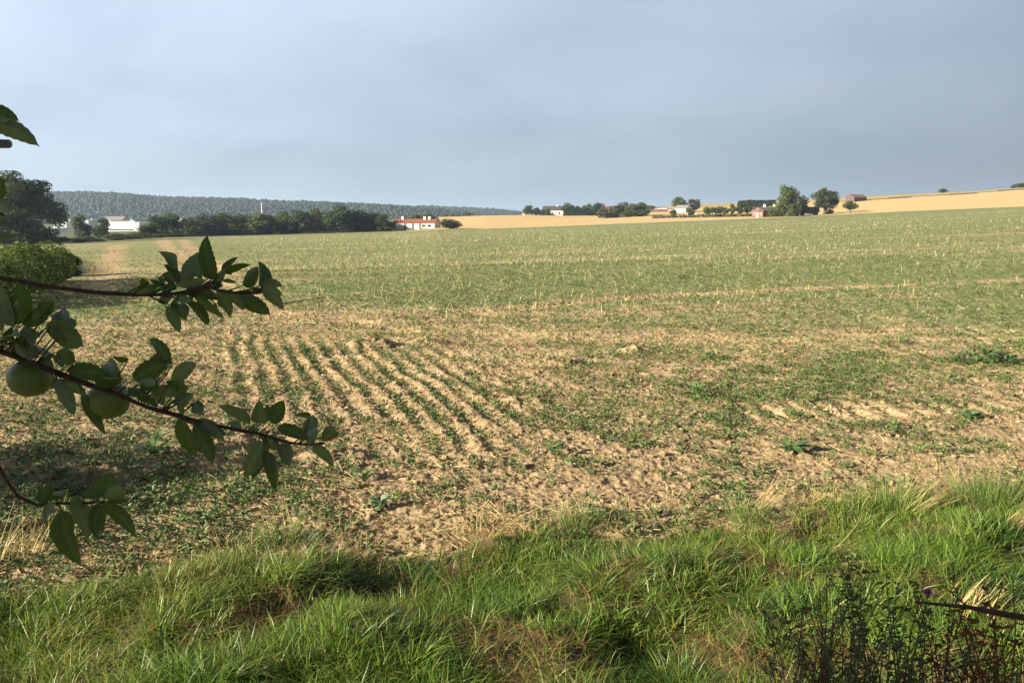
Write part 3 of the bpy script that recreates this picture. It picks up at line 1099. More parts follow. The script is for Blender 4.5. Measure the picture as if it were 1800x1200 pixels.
grove = [(1052, 1074, 366, 'bush', "left low part of the grove beside the red roof"), (1066, 1090, 360, 'round', "second crown from the left in the grove"),
         (1083, 1106, 355, 'tall', "highest crown of the village grove"), (1100, 1120, 357, 'round', "brownish crown right of the grove's highest"),
         (1114, 1140, 356, 'tall', "tall crown at the right end of the grove"), (1064, 1088, 372, 'bush', "bushy green foot of the grove's left half"),
         (1090, 1116, 370, 'bush', "bushy green foot of the grove's middle"), (1112, 1138, 369, 'bush', "bushy green foot of the grove's right end")]
for k, (a, b, t, kd, lab) in enumerate(grove):
    T(a - 2, b + 2, t, 500 - (12 if kd == 'bush' else 0) + (k % 3) * 4, 'belt', 'leaf_olive' if k in (3, 1) else 'leaf_mid', lab, 'tree', 'tree', 'trees of the grove beside the village', n=1200, leaf=0.06)
T(1138, 1152, 361, 640, 'round', 'leaf_mid', "small tree over the flat white houses", n=700, leaf=0.07)
T(1181, 1206, 346.5, 560, 'round', 'leaf_mid', "left tree of the tall pair beside the white gable barn", 'tree', 'tree', 'tall pair of trees', seed=0)
T(1206, 1232, 348, 556, 'oak', 'leaf_dark', "right darker tree of the tall pair beside the white gable barn", 'tree', 'tree', 'tall pair of trees', seed=1, leaf=0.03)
roadside = [(1177, 1191, 368, "small roadside tree under the white gable barn"), (1208, 1220, 368, "little roadside tree left of the row's gap"),
            (1234, 1254, 362, "first larger tree of the roadside row from the left"), (1248, 1266, 362, "roadside tree with crown joining its left neighbour"),
            (1261, 1271, 362, "narrow roadside tree in the middle of the row"), (1267, 1282, 363, "roadside tree just right of the narrow one"),
            (1280, 1294, 359, "tallest slim tree in the middle of the roadside row"), (1292, 1310, 357, "left of the two dark trees nearest the brick barn"),
            (1304, 1324, 356.5, "right of the two dark trees nearest the brick barn")]
for a, b, t, lab in roadside:
    T(a, b, t, 432, 'small', 'leaf_mid' if a > 1230 and a < 1290 else 'leaf_dark', lab, 'tree', 'tree', 'row of roadside trees', n=1300, leaf=0.05)
T(1358, 1405, 324, 403, 'belt', 'leaf_mid', "tall billowing green tree rising before the brick barn's long roof", n=4500, leaf=0.028, seed=21)
T(1398, 1422, 343, 404, 'full', 'leaf_dark', "darker lower tree between billowing tree and oak", n=2600, leaf=0.035, seed=22)
T(1424, 1473, 328, 424, 'oak', 'leaf_dark', "dark oak with bare short trunk right of the barn", n=5000, leaf=0.026, seed=23)
T(1350, 1366, 366, 408, 'bush', 'leaf_mid', "small bush before the dark long wall of the barn", 'shrub', 'shrub', n=900, leaf=0.06)
T(1430, 1440, 365, 412, 'tall', 'leaf_dark', "upright dark shrub left of the oak's trunk", 'shrub', 'shrub', n=700, leaf=0.07)
T(1451, 1466, 369, 412, 'bush', 'leaf_dark', "low dark shrub right of the oak's trunk", 'shrub', 'shrub', n=700, leaf=0.07)
T(1481, 1506, 353.5, 398, 'small', 'leaf_mid', "lone small round tree with bare trunk on pale stubble", n=2200, leaf=0.04, seed=5)
T(1646, 1662, 331.5, 735, 'bush', 'leaf_dark', "small lone bush on the ridge skyline", 'shrub', 'shrub', n=500, leaf=0.08)
T(1772, 1784, 323.5, 715, 'bush', 'leaf_dark', "small dark bush on the ridge near the right edge", 'shrub', 'shrub', n=500, leaf=0.08)
T(1782, 1812, 321, 712, 'bush', 'leaf_dark', "larger dark bush on the ridge cut by the right edge", 'shrub', 'shrub', n=900, leaf=0.06)


# clipped hedge band behind the barn, hedge in the middle distance
def hedge(name, pts, h, wdt, n, leaf, mat, label, cat='hedge', seed=3, ragged=0.35, stems=0):
    r = np.random.default_rng(seed)
    P = np.array(pts, float)
    sg = np.linalg.norm(np.diff(P, axis=0), axis=1); cs = np.concatenate([[0], np.cumsum(sg)])
    s = r.uniform(0, cs[-1], n)
    x = np.interp(s, cs, P[:, 0]); y = np.interp(s, cs, P[:, 1])
    hh = h * (1 - ragged + 2 * ragged * fbm(s / (h * 1.3), s * 0, 3, seed))
    ang = r.uniform(0, 2 * pi, n); rad = r.uniform(0, 1, n) ** .3
    ww = wdt * (0.75 + 0.5 * fbm(s / (h * 1.1), s * 0 + 9, 3, seed + 4))
    a, b = rad * np.cos(ang), rad * np.sin(ang)
    cx = x + a * ww * .5 * (1 if abs(P[-1, 1] - P[0, 1]) > abs(P[-1, 0] - P[0, 0]) else .3)
    cy = y + a * ww * .5 * (.3 if abs(P[-1, 1] - P[0, 1]) > abs(P[-1, 0] - P[0, 0]) else 1)
    g = macro_z(cx, cy)
    cz = g + hh * (0.5 + 0.5 * b)
    c = np.stack([cx, cy, cz], 1)
    nrm = np.stack([a, r.normal(0, .5, n), b + .3], 1) + r.normal(0, .45, (n, 3)); nrm /= np.linalg.norm(nrm, axis=1)[:, None]
    q = np.cross(nrm, r.normal(size=(n, 3))); q /= np.linalg.norm(q, axis=1)[:, None]
    w = np.cross(nrm, q)
    sz = (leaf * r.uniform(.6, 1.4, n))[:, None]
    V = np.stack([c - q * sz, c - w * sz * .6 + nrm * sz * .2, c + q * sz, c + w * sz * .6 + nrm * sz * .2], 1)
    o0 = P[0].copy(); oz = zg(*o0)
    V = V.reshape(-1, 3) - np.array([o0[0], o0[1], oz])
    root = empty(name, (o0[0], o0[1], oz), label, cat)
    mesh('foliage', V, np.arange(n * 4).reshape(n, 4), M[mat], root, False, {'tint': np.repeat(r.uniform(0, 1, n), 4)})
    for k in range(stems):
        m = MB()
        sk = cs[-1] * (k + .5) / stems
        bx, by = np.interp(sk, cs, P[:, 0]), np.interp(sk, cs, P[:, 1]); bz = zg(bx, by)
        m.tube(np.array([(bx, by, bz - .05), (bx + r.normal(0, .1) * wdt, by + r.normal(0, .1) * wdt, bz + h * .75)]) - np.array([o0[0], o0[1], oz]), [0.012 * h + .008, .006], 5)
        m.build('stem', M['bark'], root)
    return root


ghx, ghy, _ = ground(1296, 640); ghx2, ghy2, _ = ground(1362, 640)
hedge('hedge', [(ghx, ghy), (ghx2, ghy2)], 5.0, 3, 1500, 0.9, 'leaf_dark', "dark green hedge strip on the slope behind the roadside trees", seed=8, ragged=.15)

for p0_, p1_, Yh_, hh_, lab_ in ((258, 420, 285, 1.7, "low dark hedge along the foot of the tree belt's left half"), (424, 688, 316, 1.9, "low dark hedge along the foot of the tree belt's right half"), (990, 1062, 608, 4.0, "dark hedge under the village trees on the stubble crest"), (1146, 1332, 436, 1.5, "low dark hedge along the foot of the roadside trees")):
    q0 = ground(p0_, Yh_); q1 = ground(p1_, Yh_)
    hedge('hedge', [(q0[0], q0[1]), (q1[0], q1[1])], hh_, 2.0, 2600 if p0_ > 800 else 5000, .45 if hh_ > 2 else .3, 'leaf_dark', lab_, seed=int(p0_), ragged=.35)


# ------------------------------------------------------------------ buildings
def house(name, px0, px1, Y, eave_row, ridge_row, label, cat, wall, roof, depth=8.0, rz=0.0, windows=(), doors=(), chimneys=(), group=None,
          gable_mat=None, posts=0, base_drop=0.4):
    """gabled house whose long side faces the camera; windows/doors as (u0,u1,v0,v1) fractions of the front"""
    x0, y0, z0 = ground((px0 + px1) / 2, Y)
    zb = min(ground(px0, Y)[2], ground(px1, Y)[2], z0)
    w = (px1 - px0) / FPX * Y / max(0.3, cos(rz))
    he = EYE - Y * float(gdrop(eave_row)) - zb
    hr = EYE - Y * float(gdrop(ridge_row)) - zb
    he = max(he, 1.2); hr = max(hr, he + 0.6)
    root = empty(name, (x0, y0, zb), label, cat, group, rz)
    hw, hd = w / 2, depth / 2
    m = MB()
    m.box((-hw, -hd, -base_drop), (hw, hd, he))
    m.build('wall', wall, root)
    for sx in (-1, 1):
        g = MB()
        xa, xb = (-hw, -hw + .3) if sx < 0 else (hw - .3, hw)
        V = [(xa, -hd, he), (xa, hd, he), (xa, 0, hr - .12), (xb, -hd, he), (xb, hd, he), (xb, 0, hr - .12)]
        g.add(V, [(0, 3, 4, 1), (0, 2, 5, 3), (1, 4, 5, 2)], [(0, 1, 2), (3, 5, 4)])
        g.build('gable', gable_mat or wall, root)
    ov = 0.35
    sl = (hr - he) / hd
    r = MB()
    for sy in (-1, 1):
        ye = sy * (hd + ov); ze = he - sl * ov + .02
        V = [(-hw - ov, ye, ze), (hw + ov, ye, ze), (hw + ov, 0, hr), (-hw - ov, 0, hr),
             (-hw - ov, ye, ze + .18), (hw + ov, ye, ze + .18), (hw + ov, 0, hr + .2), (-hw - ov, 0, hr + .2)]
        Q = [(0, 1, 2, 3), (4, 7, 6, 5), (0, 4, 5, 1), (1, 5, 6, 2), (3, 2, 6, 7), (0, 3, 7, 4)]
        if sy > 0: Q = [q[::-1] for q in Q]
        r.add(V, Q)
    ro = r.build('roof', roof, root)
    for u in chimneys:
        xx = -hw + u * w
        c = MB(); c.box((xx - .4, -.9, hr - .6), (xx + .4, -.1, hr + 1.0)); c.box((xx - .48, -.98, hr + 1.0), (xx + .48, -.02, hr + 1.12))
        c.build('chimney', M['white'], ro)
    for (u0, u1, v0, v1) in windows:
        f = MB(); xa, xb = -hw + u0 * w, -hw + u1 * w; za, zb_ = v0 * he, v1 * he
        f.box((xa - .08, -hd - .06, za - .08), (xb + .08, -hd + .02, zb_ + .08))
        fo = f.build('window', M['white'], root)
        p = MB(); p.box((xa, -hd - .075, za), (xb, -hd - .03, zb_)); p.build('pane', M['glass'], fo)
    for (u0, u1, v0, v1, mt) in doors:
        d = MB(); xa, xb = -hw + u0 * w, -hw + u1 * w
        d.box((xa, -hd - .07, -.05 + v0 * he), (xb, -hd + .02, v1 * he)); d.build('door', mt, root)
    for k in range(posts):
        xx = -hw + w * (k + .5) / posts
        p = MB(); p.box((xx - .35, -hd - .12, -.3), (xx + .35, -hd + .02, he - .1)); p.build('pilaster', M['grey_post'], root)
    return root


# white house with the red roof
h1 = house('farmhouse', 697, 769, 326, 391.8, 385.6, "long white house under a red tiled roof at field's far edge", 'house', M['white'], M['red_tile'], depth=9, rz=radians(-10),
           windows=((.70, .78, .45, .8), (.84, .92, .45, .8)), doors=((.03, .20, 0, .8, M['white_metal']), (.66, .96, 0, .35, M['grey_post'])), chimneys=(.16, .70, .82), posts=0)
for u in (.285, .475, .65):
    w = 72 / FPX * 326 / cos(radians(10)); he = EYE - 326 * float(gdrop(391.8)) - h1.location.z
    p = MB(); p.box((-w / 2 + u * w - .42, -4.66, -.3), (-w / 2 + u * w + .42, -4.45, he - .15)); p.build('pilaster', M['grey_post'], h1)

# white industrial halls in the valley


def hall(px0, px1, Y, top, base, label, wall, band=None, stripes=0):
    x, y, z = ground((px0 + px1) / 2, Y)
    zt = EYE - Y * float(gdrop(top)); zb = EYE - Y * float(gdrop(base))
    zb = min(zb, z)
    w = (px1 - px0) / FPX * Y; d = 26.0
    root = empty('industrial_hall', (x, y, zb), label, 'hall', 'white halls in the valley')
    h = zt - zb
    m = MB(); m.box((-w / 2, -d / 2, -1), (w / 2, d / 2, h)); m.build('wall', wall, root)
    r = MB(); r.box((-w / 2 - .3, -d / 2 - .3, h), (w / 2 + .3, d / 2 + .3, h + .5)); r.build('roof', M['grey_metal'] if band is None else band, root)
    for k in range(stripes):
        s = MB(); zz = h * (.28 + .3 * k); s.box((-w * .42, -d / 2 - .12, zz), (w * .36, -d / 2 + .05, zz + h * .12)); s.build('window', M['glass'], root)
    k = MB(); k.box((w * .1, -2, h + .5), (w * .22, 2, h + 1.6)); k.build('roof_vent', M['grey_metal'], root)
    return root


hall(82, 110, 560, 402, 416, "low white hall half hidden under the huge tree", M['white_metal'])
hall(110, 132, 620, 389, 412, "white office block with dark window bands left of the conifers", M['white'], M['white_metal'], 2)
hall(150, 170, 640, 388, 410, "white block glimpsed between the two dark pointed trees", M['white'], M['white_metal'], 2)
hall(188, 258, 600, 391.5, 409, "long pale hall right of the two dark pointed trees", M['white_metal'], M['white_metal'], 1)
hall(206, 246, 780, 388.0, 404, "flat hall with reddish roof edge behind the long pale hall", M['grey_metal'], M['brown_tile'])
hall(312, 330, 760, 384, 400, "small white hall peeping over the trees left of the belt", M['white_metal'])
house('shed', 186, 220, 900, 386, 380.5, "distant building with grey pitched roof above the long hall", 'building', M['cream'], M['grey_tile'], depth=14)

# mast
mx, my, mz = ground(461, 820)
mt_ = EYE - 820 * float(gdrop(357)) - mz
ma = empty('mast', (mx, my, mz), "thin white mast rising above the tree belt", 'mast')
m = MB(); m.tube([(0, 0, -1), (0, 0, mt_ * .5), (0, 0, mt_)], [.6, .5, .4], 8); m.build('pole', M['white_metal'], ma)
m = MB(); m.tube([(0, 0, mt_), (0, 0, mt_ + .8)], [.9, .9], 8); m.build('cap', M['grey_metal'], ma)

# village houses
V1 = 630
house('house', 919, 939, V1, 374, 371, "low pinkish house at the village's left end", 'house', M['cream'], M['brown_tile'], windows=((.2, .3, .3, .7), (.6, .7, .3, .7)), doors=((.42, .52, 0, .7, M['brown_boards']),))
house('house', 944, 953, V1, 372.5, 369.5, "small bright white house between tree and dark column shrub", 'house', M['white'], M['dark_tile'], windows=((.4, .6, .4, .7),))
house('house', 955, 989, V1, 369.5, 362.5, "white village house with dark roof and dark tree before it", 'house', M['white'], M['dark_tile'], depth=11, windows=((.12, .2, .25, .65), (.4, .48, .25, .65), (.76, .84, .25, .65)), chimneys=(.7,))
house('house', 1038, 1049, V1 - 6, 373, 367, "narrow reddish house beside the tall broad village tree", 'house', M['brick'], M['brown_tile'], windows=((.3, .5, .3, .7),))
house('house', 1060, 1074, V1, 371, 362.5, "red tiled roof showing left of the grove", 'house', M['cream'], M['red_tile'], depth=11)
house('house', 1142, 1154, 680, 366.5, 363.5, "small flat white house above the brown barn roof, left", 'house', M['white'], M['grey_tile'])
house('house', 1153, 1171, 690, 368, 363.2, "wide grey roofed white house above the brown barn roof, right", 'house', M['white'], M['grey_tile'])
house('barn', 1139, 1171, 585, 376.5, 368.5, "low barn with reddish brown roof right of the grove", 'barn', M['brown_boards'], M['brown_tile'], depth=12)
house('house', 1171, 1180, 600, 372, 369.5, "little cream house between brown barn and tall tree", 'house', M['cream'], M['grey_tile'])
house('barn', 1192, 1209, 552, 366.5, 361, "grey roofed barn with white gable between the tall pair", 'barn', M['grey_metal'], M['grey_tile'], depth=10, rz=radians(-38), gable_mat=M['white'])

# brick barn: gable to the left and camera, long dark boarded side to the right
bx, by, bz = ground(1331, 412)


def brick_barn():
    Y = 412
    root = empty('brick_barn', (bx, by, bz), "long dark roofed barn with red brick gable beside the roadside trees", 'barn', rz=radians(-20))
    sc = Y / FPX
    gw = 17 * sc / cos(radians(20)) * 1.02
    he = EYE - Y * float(gdrop(370)) - bz; hr = EYE - Y * float(gdrop(364.6)) - bz
    ln = 92 * sc / sin(radians(70)) * 0.98
    # local frame: gable front in the plane y=0 from x=-gw/2..gw/2; the barn runs to the right as a wing
    m = MB(); m.prism([(-gw / 2, -.6), (gw / 2, -.6), (gw / 2, he), (0, hr), (-gw / 2, he)], 0, .35); m.build('gable', M['brick'], root)
    d = MB(); d.box((-.7, -.08, 0), (.5, .02, 2.3)); d.build('door', M['cream'], root)
    for xx in (-1.9, 1.4):
        f = MB(); f.box((xx - .1, -.07, 1.2), (xx + .6, .02, 2.3)); fo = f.build('window', M['white'], root)
        p = MB(); p.box((xx, -.085, 1.3), (xx + .5, -.04, 2.2)); p.build('pane', M['glass'], fo)
    return root, gw, he, hr, ln


bb, gw, he, hr, ln = brick_barn()
# the body of the barn behind the gable: runs to the right, its long boarded side facing the camera
m = MB()
a = radians(20)
dirx = np.array([cos(a) * 1, sin(a) * 1])      # long axis in the root's frame (world +x)


def barn_body():
    # cross-section along the world x axis expressed in local coordinates
    def loc(lx, ly, lz):
        return (lx * cos(a) - ly * sin(a), lx * sin(a) + ly * cos(a), lz)
    x0, x1 = gw / 2 * cos(a) - .15, gw / 2 * cos(a) + ln
    dd = gw
    V = [loc(x0, -.2, -.8), loc(x1, -.2, -.8), loc(x1, dd, -.8), loc(x0, dd, -.8), loc(x0, -.2, he), loc(x1, -.2, he), loc(x1, dd, he), loc(x0, dd, he)]
    Q = [(0, 3, 2, 1), (4, 5, 6, 7), (0, 1, 5, 4), (1, 2, 6, 5), (2, 3, 7, 6), (3, 0, 4, 7)]
    MB().add(V, Q).build('wall', M['dark_boards'], bb)
    mid = (dd - .2) / 2
    xr = -gw / 2 * cos(a) * .9
    V = [loc(xr + 2.6, -.75, he - .2), loc(x1 + .4, -.75, he - .2), loc(x1 + .4, mid, hr + .12), loc(xr + 1.0, mid, hr + .12), loc(xr + 1.0, dd + .5, he - .2), loc(x1 + .4, dd + .5, he - .2),
         ]
    V2 = [(p[0], p[1], p[2] + .22) for p in V]
    Q = [(0, 1, 2, 3)[::-1], (3, 2, 5, 4)[::-1], (6, 7, 8, 9), (9, 8, 11, 10), (0, 6, 7, 1)[::-1], (1, 7, 8, 2)[::-1], (2, 8, 11, 5)[::-1], (3, 9, 6, 0)[::-1], (4, 10, 9, 3)[::-1], (5, 11, 10, 4)[::-1]]
    ro = MB().add(V + V2, Q).build('roof', M['dark_tile'], bb)
    for t in (0.06, 0.24):
        c = MB(); p = loc(x0 + ln * t, mid + .2, hr)
        c.box((p[0] - .55, p[1] - .45, hr - .5), (p[0] + .55, p[1] + .45, hr + 1.6)); c.build('chimney', M['white'], ro)
    for t in (.14, .46):
        p = [loc(x0 + ln * t, -.27, .0), loc(x0 + ln * t + 2.6, -.27, .0), loc(x0 + ln * t + 2.6, -.18, 0), loc(x0 + ln * t, -.18, 0)]
        V = [(q[0], q[1], 0) for q in p] + [(q[0], q[1], 2.5) for q in p]
        MB().add(V, [(0, 3, 2, 1), (4, 5, 6, 7), (0, 1, 5, 4), (1, 2, 6, 5), (2, 3, 7, 6), (3, 0, 4, 7)]).build('door', M['red_stem'], bb)


barn_body()

# white post and parked car in front of the barn
qx, qy, qz = ground(1405, 402)
po = empty('gate_post', (qx, qy, qz), "slim white post standing before the barn's long wall", 'post')
m = MB(); m.box((-.12, -.12, -.2), (.12, .12, 2.0)); m.build('shaft', M['white'], po)
m = MB(); m.box((-.16, -.16, 2.0), (.16, .16, 2.15)); m.build('cap', M['grey_metal'], po)


def parked_car(px, Y):
    x, y, z = ground(px, Y)
    root = empty('parked_car', (x, y, z + .03), "pale grey car parked before the barn's right end", 'car', rz=radians(4))
    prof = [(-2.05, .35), (2.05, .32), (2.1, .75), (1.95, .92), (1.0, 1.0), (.35, 1.42), (-1.1, 1.46), (-1.95, 1.0), (-2.1, .8)]
    m = MB(); m.prism(prof, -.82, .82); m.build('body', M['paint'], root)
    g = MB(); g.prism([(.85, 1.0), (.3, 1.36), (-1.05, 1.4), (-1.7, 1.02)], -.835, .835); g.build('window', M['glass'], root)
    for wx in (-1.3, 1.3):
        for wy in (-.8, .62):
            t = MB(); t.tube([(wx, wy, .32), (wx, wy + .2, .32)], [.32, .32], 14); to = t.build('wheel', M['rubber'], root)
            r = MB(); r.tube([(wx, wy - .015, .32), (wx, wy + .215, .32)], [.18, .18], 10); r.build('rim', M['grey_metal'], to)
    return root


parked_car(1420, 402)

# hay shed on the slope
sY = find_Y(1502, 354, 480, 740)
house('field_shed', 1488, 1517, sY, 347.2, 342.3, "small boarded field shed with reddish roof on the stubble slope", 'shed', simple("weathered_boards", (0.085, 0.068, 0.06), 0.85, 0.25, 1.0), M['brown_tile'], depth=7.5, rz=radians(30), gable_mat=M['red_stem'],
      doors=((.0, .04, 0, 1.0, M['brown_boards']), (.48, .52, 0, .98, M['brown_boards']), (.96, 1.0, 0, 1.0, M['brown_boards'])))


# ------------------------------------------------------------------ hedge on the left
hx = [(xat(-420, 17.5), 17.5), (xat(-120, 20), 20), (xat(0, 23), 23), (xat(60, 28), 28), (xat(104, 34), 34)]
hedge('bramble_hedge', hx, 1.5, 1.7, 30000, 0.05, 'leaf_hedge', "bushy green bramble hedge along the field's left edge", 'hedge', 15, .38, 8)
bx_, by_, bz_ = ground(112, 38)
V, Q, t = crown_cloud(77, 'bush', 9000, 0.026)
br = empty('bramble_bush', (bx_, by_, bz_ - .05), "rounded darker bush closing the right end of the left hedge", 'shrub', None, 0.4, (2.1, 2.1, 1.15))
mesh('crown', V, Q, M['leaf_dark'], br, False, {'tint': t})
tm = trunk_mesh(77, 'bush'); mesh('trunk', np.concatenate(tm.V), [np.concatenate(tm.Q), np.concatenate(tm.T)], M['bark'], br, True)


# ------------------------------------------------------------------ loose cover: grass, weeds, straw
def ribbons(P, dirv, side, Lh, wd, bend, tone, segs=4, tip=0.05, lean=None):
    """vectorised blades. P base, dirv up direction, side width direction, bend direction*amount"""
    n = len(P)
    ts = np.linspace(0, 1, segs + 1)
    V = np.zeros((n, segs + 1, 2, 3), np.float32)
    for k, t in enumerate(ts):
        c = P + dirv * (Lh * t)[:, None] + bend * (Lh * t * t)[:, None]
        c[:, 2] -= 0.25 * Lh * np.linalg.norm(bend, axis=1) ** 2 * t ** 2.5
        w = wd * (1 - (1 - tip) * t ** 1.6) * 0.5
        V[:, k, 0] = c - side * w[:, None]
        V[:, k, 1] = c + side * w[:, None]
    base = (np.arange(n) * (segs + 1) * 2)[:, None]
    Q = []
    for k in range(segs):
        o = k * 2
        Q.append(base + np.array([[o, o + 1, o + 3, o + 2]]))
    Q = np.stack(Q, 1).reshape(-1, 4)
    tn = np.repeat(tone, (segs + 1) * 2, 0)
    return V.reshape(-1, 3), Q, tn


def sample_polar(n, r0, r1, az0, az1, power=1.0):
    """points with density falling as 1/r**power"""
    u = rng.uniform(0, 1, n)
    e = 2 - power
    r = (r0 ** e + u * (r1 ** e - r0 ** e)) ** (1 / e) if abs(e) > 1e-6 else r0 * (r1 / r0) ** u
    a = rng.uniform(az0, az1, n)
    return r * np.sin(a), r * np.cos(a)


def mixtone(f, a, b):
    return np.asarray(a)[None] * (1 - f[:, None]) + np.asarray(b)[None] * f[:, None]


def thatch(x, y):
    return fbm(x / 0.33, y / 0.33, 3, 91)


def build_grass():
    x, y = sample_polar(290000, 2.3, 8.5, radians(-42), radians(42), 0.6)
    vg = in_verge(x, y)
    th = thatch(x, y)
    tuss = fbm(x / 0.28, y / 0.28, 3, 95)
    keep = (rng.uniform(0, 1, len(x)) < vg ** 1.6) & (rng.uniform(0, 1, len(x)) < np.clip(0.36 + 3.6 * (0.65 - th) + 1.6 * (tuss - .5), 0.14, 1))
    x, y, th, tuss, vg = x[keep], y[keep], th[keep], tuss[keep], vg[keep]
    n = len(x)
    z = ground_z(x, y) - 0.01
    # blades of a tussock lean away from its centre
    e = 0.03
    gx = (fbm((x + e) / .28, y / .28, 2, 95) - fbm((x - e) / .28, y / .28, 2, 95)) / (2 * e)
    gy = (fbm(x / .28, (y + e) / .28, 2, 95) - fbm(x / .28, (y - e) / .28, 2, 95)) / (2 * e)
    lean = np.stack([-gx * .15 + rng.normal(0, .45, n), -gy * .15 + rng.normal(0, .45, n), np.zeros(n)], 1)
    Lh = (0.07 + 0.105 * np.clip(tuss * 1.7 - .4, 0, 1)) * rng.uniform(.55, 1.35, n) * (0.55 + 0.45 * vg)
    up = np.stack([lean[:, 0] * .45, lean[:, 1] * .45, np.ones(n)], 1)
    up /= np.linalg.norm(up, axis=1)[:, None]
    a = rng.uniform(0, 2 * pi, n)
    side = np.stack([np.cos(a), np.sin(a), np.zeros(n)], 1)
    bend = lean * rng.uniform(.5, 2.5, n)[:, None] + rng.normal(0, .16, (n, 3)) * np.array([1, 1, 0])
    wd = rng.uniform(.0036, .0085, n)
    f1 = np.clip(rng.normal(.45, .28, n), 0, 1)
    tone = mixtone(f1, (0.045, 0.108, 0.013), (0.205, 0.305, 0.040))
    yl = (rng.uniform(0, 1, n) < np.clip(.10 + 1.1 * (fbm(x / 1.1, y / 1.1, 3, 99) - .5), .03, .6))
    tone[yl] = mixtone(rng.uniform(0, 1, yl.sum()), (0.20, 0.25, 0.05), (0.34, 0.30, 0.10))
    blu = (rng.uniform(0, 1, n) < np.clip(2.0 * (fbm(x / .7, y / .7, 3, 103) - .55), 0, .8))
    tone[blu] = mixtone(rng.uniform(0, 1, blu.sum()), (0.03, 0.085, 0.022), (0.06, 0.14, 0.036))
    V, Q, tn = ribbons(np.stack([x, y, z], 1), up, side, Lh, wd, bend, tone, 4)
    tag(mesh('grass', V, Q, M['grass'], None, True, {'tone': tn}), "long green grass covering the verge in the foreground", "grass", kind='stuff')
    # dead thatch between the tussocks
    x, y = sample_polar(110000, 2.3, 8.0, radians(-42), radians(42), 0.6)
    vg = in_verge(x, y); th = thatch(x, y)
    keep = (rng.uniform(0, 1, len(x)) < vg) & (rng.uniform(0, 1, len(x)) < np.clip(.15 + 4.5 * (th - .54), .08, 1))
    x, y = x[keep], y[keep]; n = len(x)
    z = ground_z(x, y) + rng.uniform(0, .03, n)
    a = rng.uniform(0, 2 * pi, n)
    up = np.stack([np.cos(a), np.sin(a), rng.uniform(-.05, .75, n)], 1); up /= np.linalg.norm(up, axis=1)[:, None]
    b = rng.uniform(0, 2 * pi, n)
    side = np.stack([np.cos(b), np.sin(b), rng.normal(0, .3, n)], 1)
    bend = rng.normal(0, .3, (n, 3))
    tone = mixtone(rng.uniform(0, 1, n), (0.10, 0.055, 0.020), (0.30, 0.20, 0.08))
    V, Q, tn = ribbons(np.stack([x, y, z], 1), up, side, rng.uniform(.05, .2, n), rng.uniform(.002, .0042, n), bend, tone, 3)
    tag(mesh('dead_grass', V, Q, M['straw'], None, True, {'tone': tn}), "brown dead grass matted between the tussocks", "grass", kind='stuff')
    # sparse dry grass stalks on the field's margin
    x, y = sample_polar(110000, 3.4, 10.5, radians(-40), radians(40), 0.8)
    px, row = project(x, y, x * 0)
    lim = np.interp(px, VX, VY)
    dd = (lim - row)
    pr = np.exp(-((dd - 18) / 46.0) ** 2) * np.clip(.12 + 2.4 * (fbm(x / .6, y / .6, 3, 107) - .38), 0, 1)
    keep = rng.uniform(0, 1, len(x)) < pr
    x, y = x[keep], y[keep]; n = len(x)
    z = ground_z(x, y) - .01
    lean = rng.normal(0, 1.1, (n, 3)); lean[:, 2] = 0
    up = np.stack([lean[:, 0], lean[:, 1], np.ones(n)], 1); up /= np.linalg.norm(up, axis=1)[:, None]
    a = rng.uniform(0, 2 * pi, n)
    side = np.stack([np.cos(a), np.sin(a), np.zeros(n)], 1)
    tone = mixtone(rng.uniform(0, 1, n), (0.34, 0.235, 0.09), (0.60, 0.46, 0.22))
    V, Q, tn = ribbons(np.stack([x, y, z], 1), up, side, rng.uniform(.05, .22, n), rng.uniform(.0018, .0038, n), lean * .3, tone, 3)
    tag(mesh('dry_grass', V, Q, M['straw'], None, True, {'tone': tn}), "straw coloured dry grass where verge meets field", "grass", kind='stuff')


build_grass()


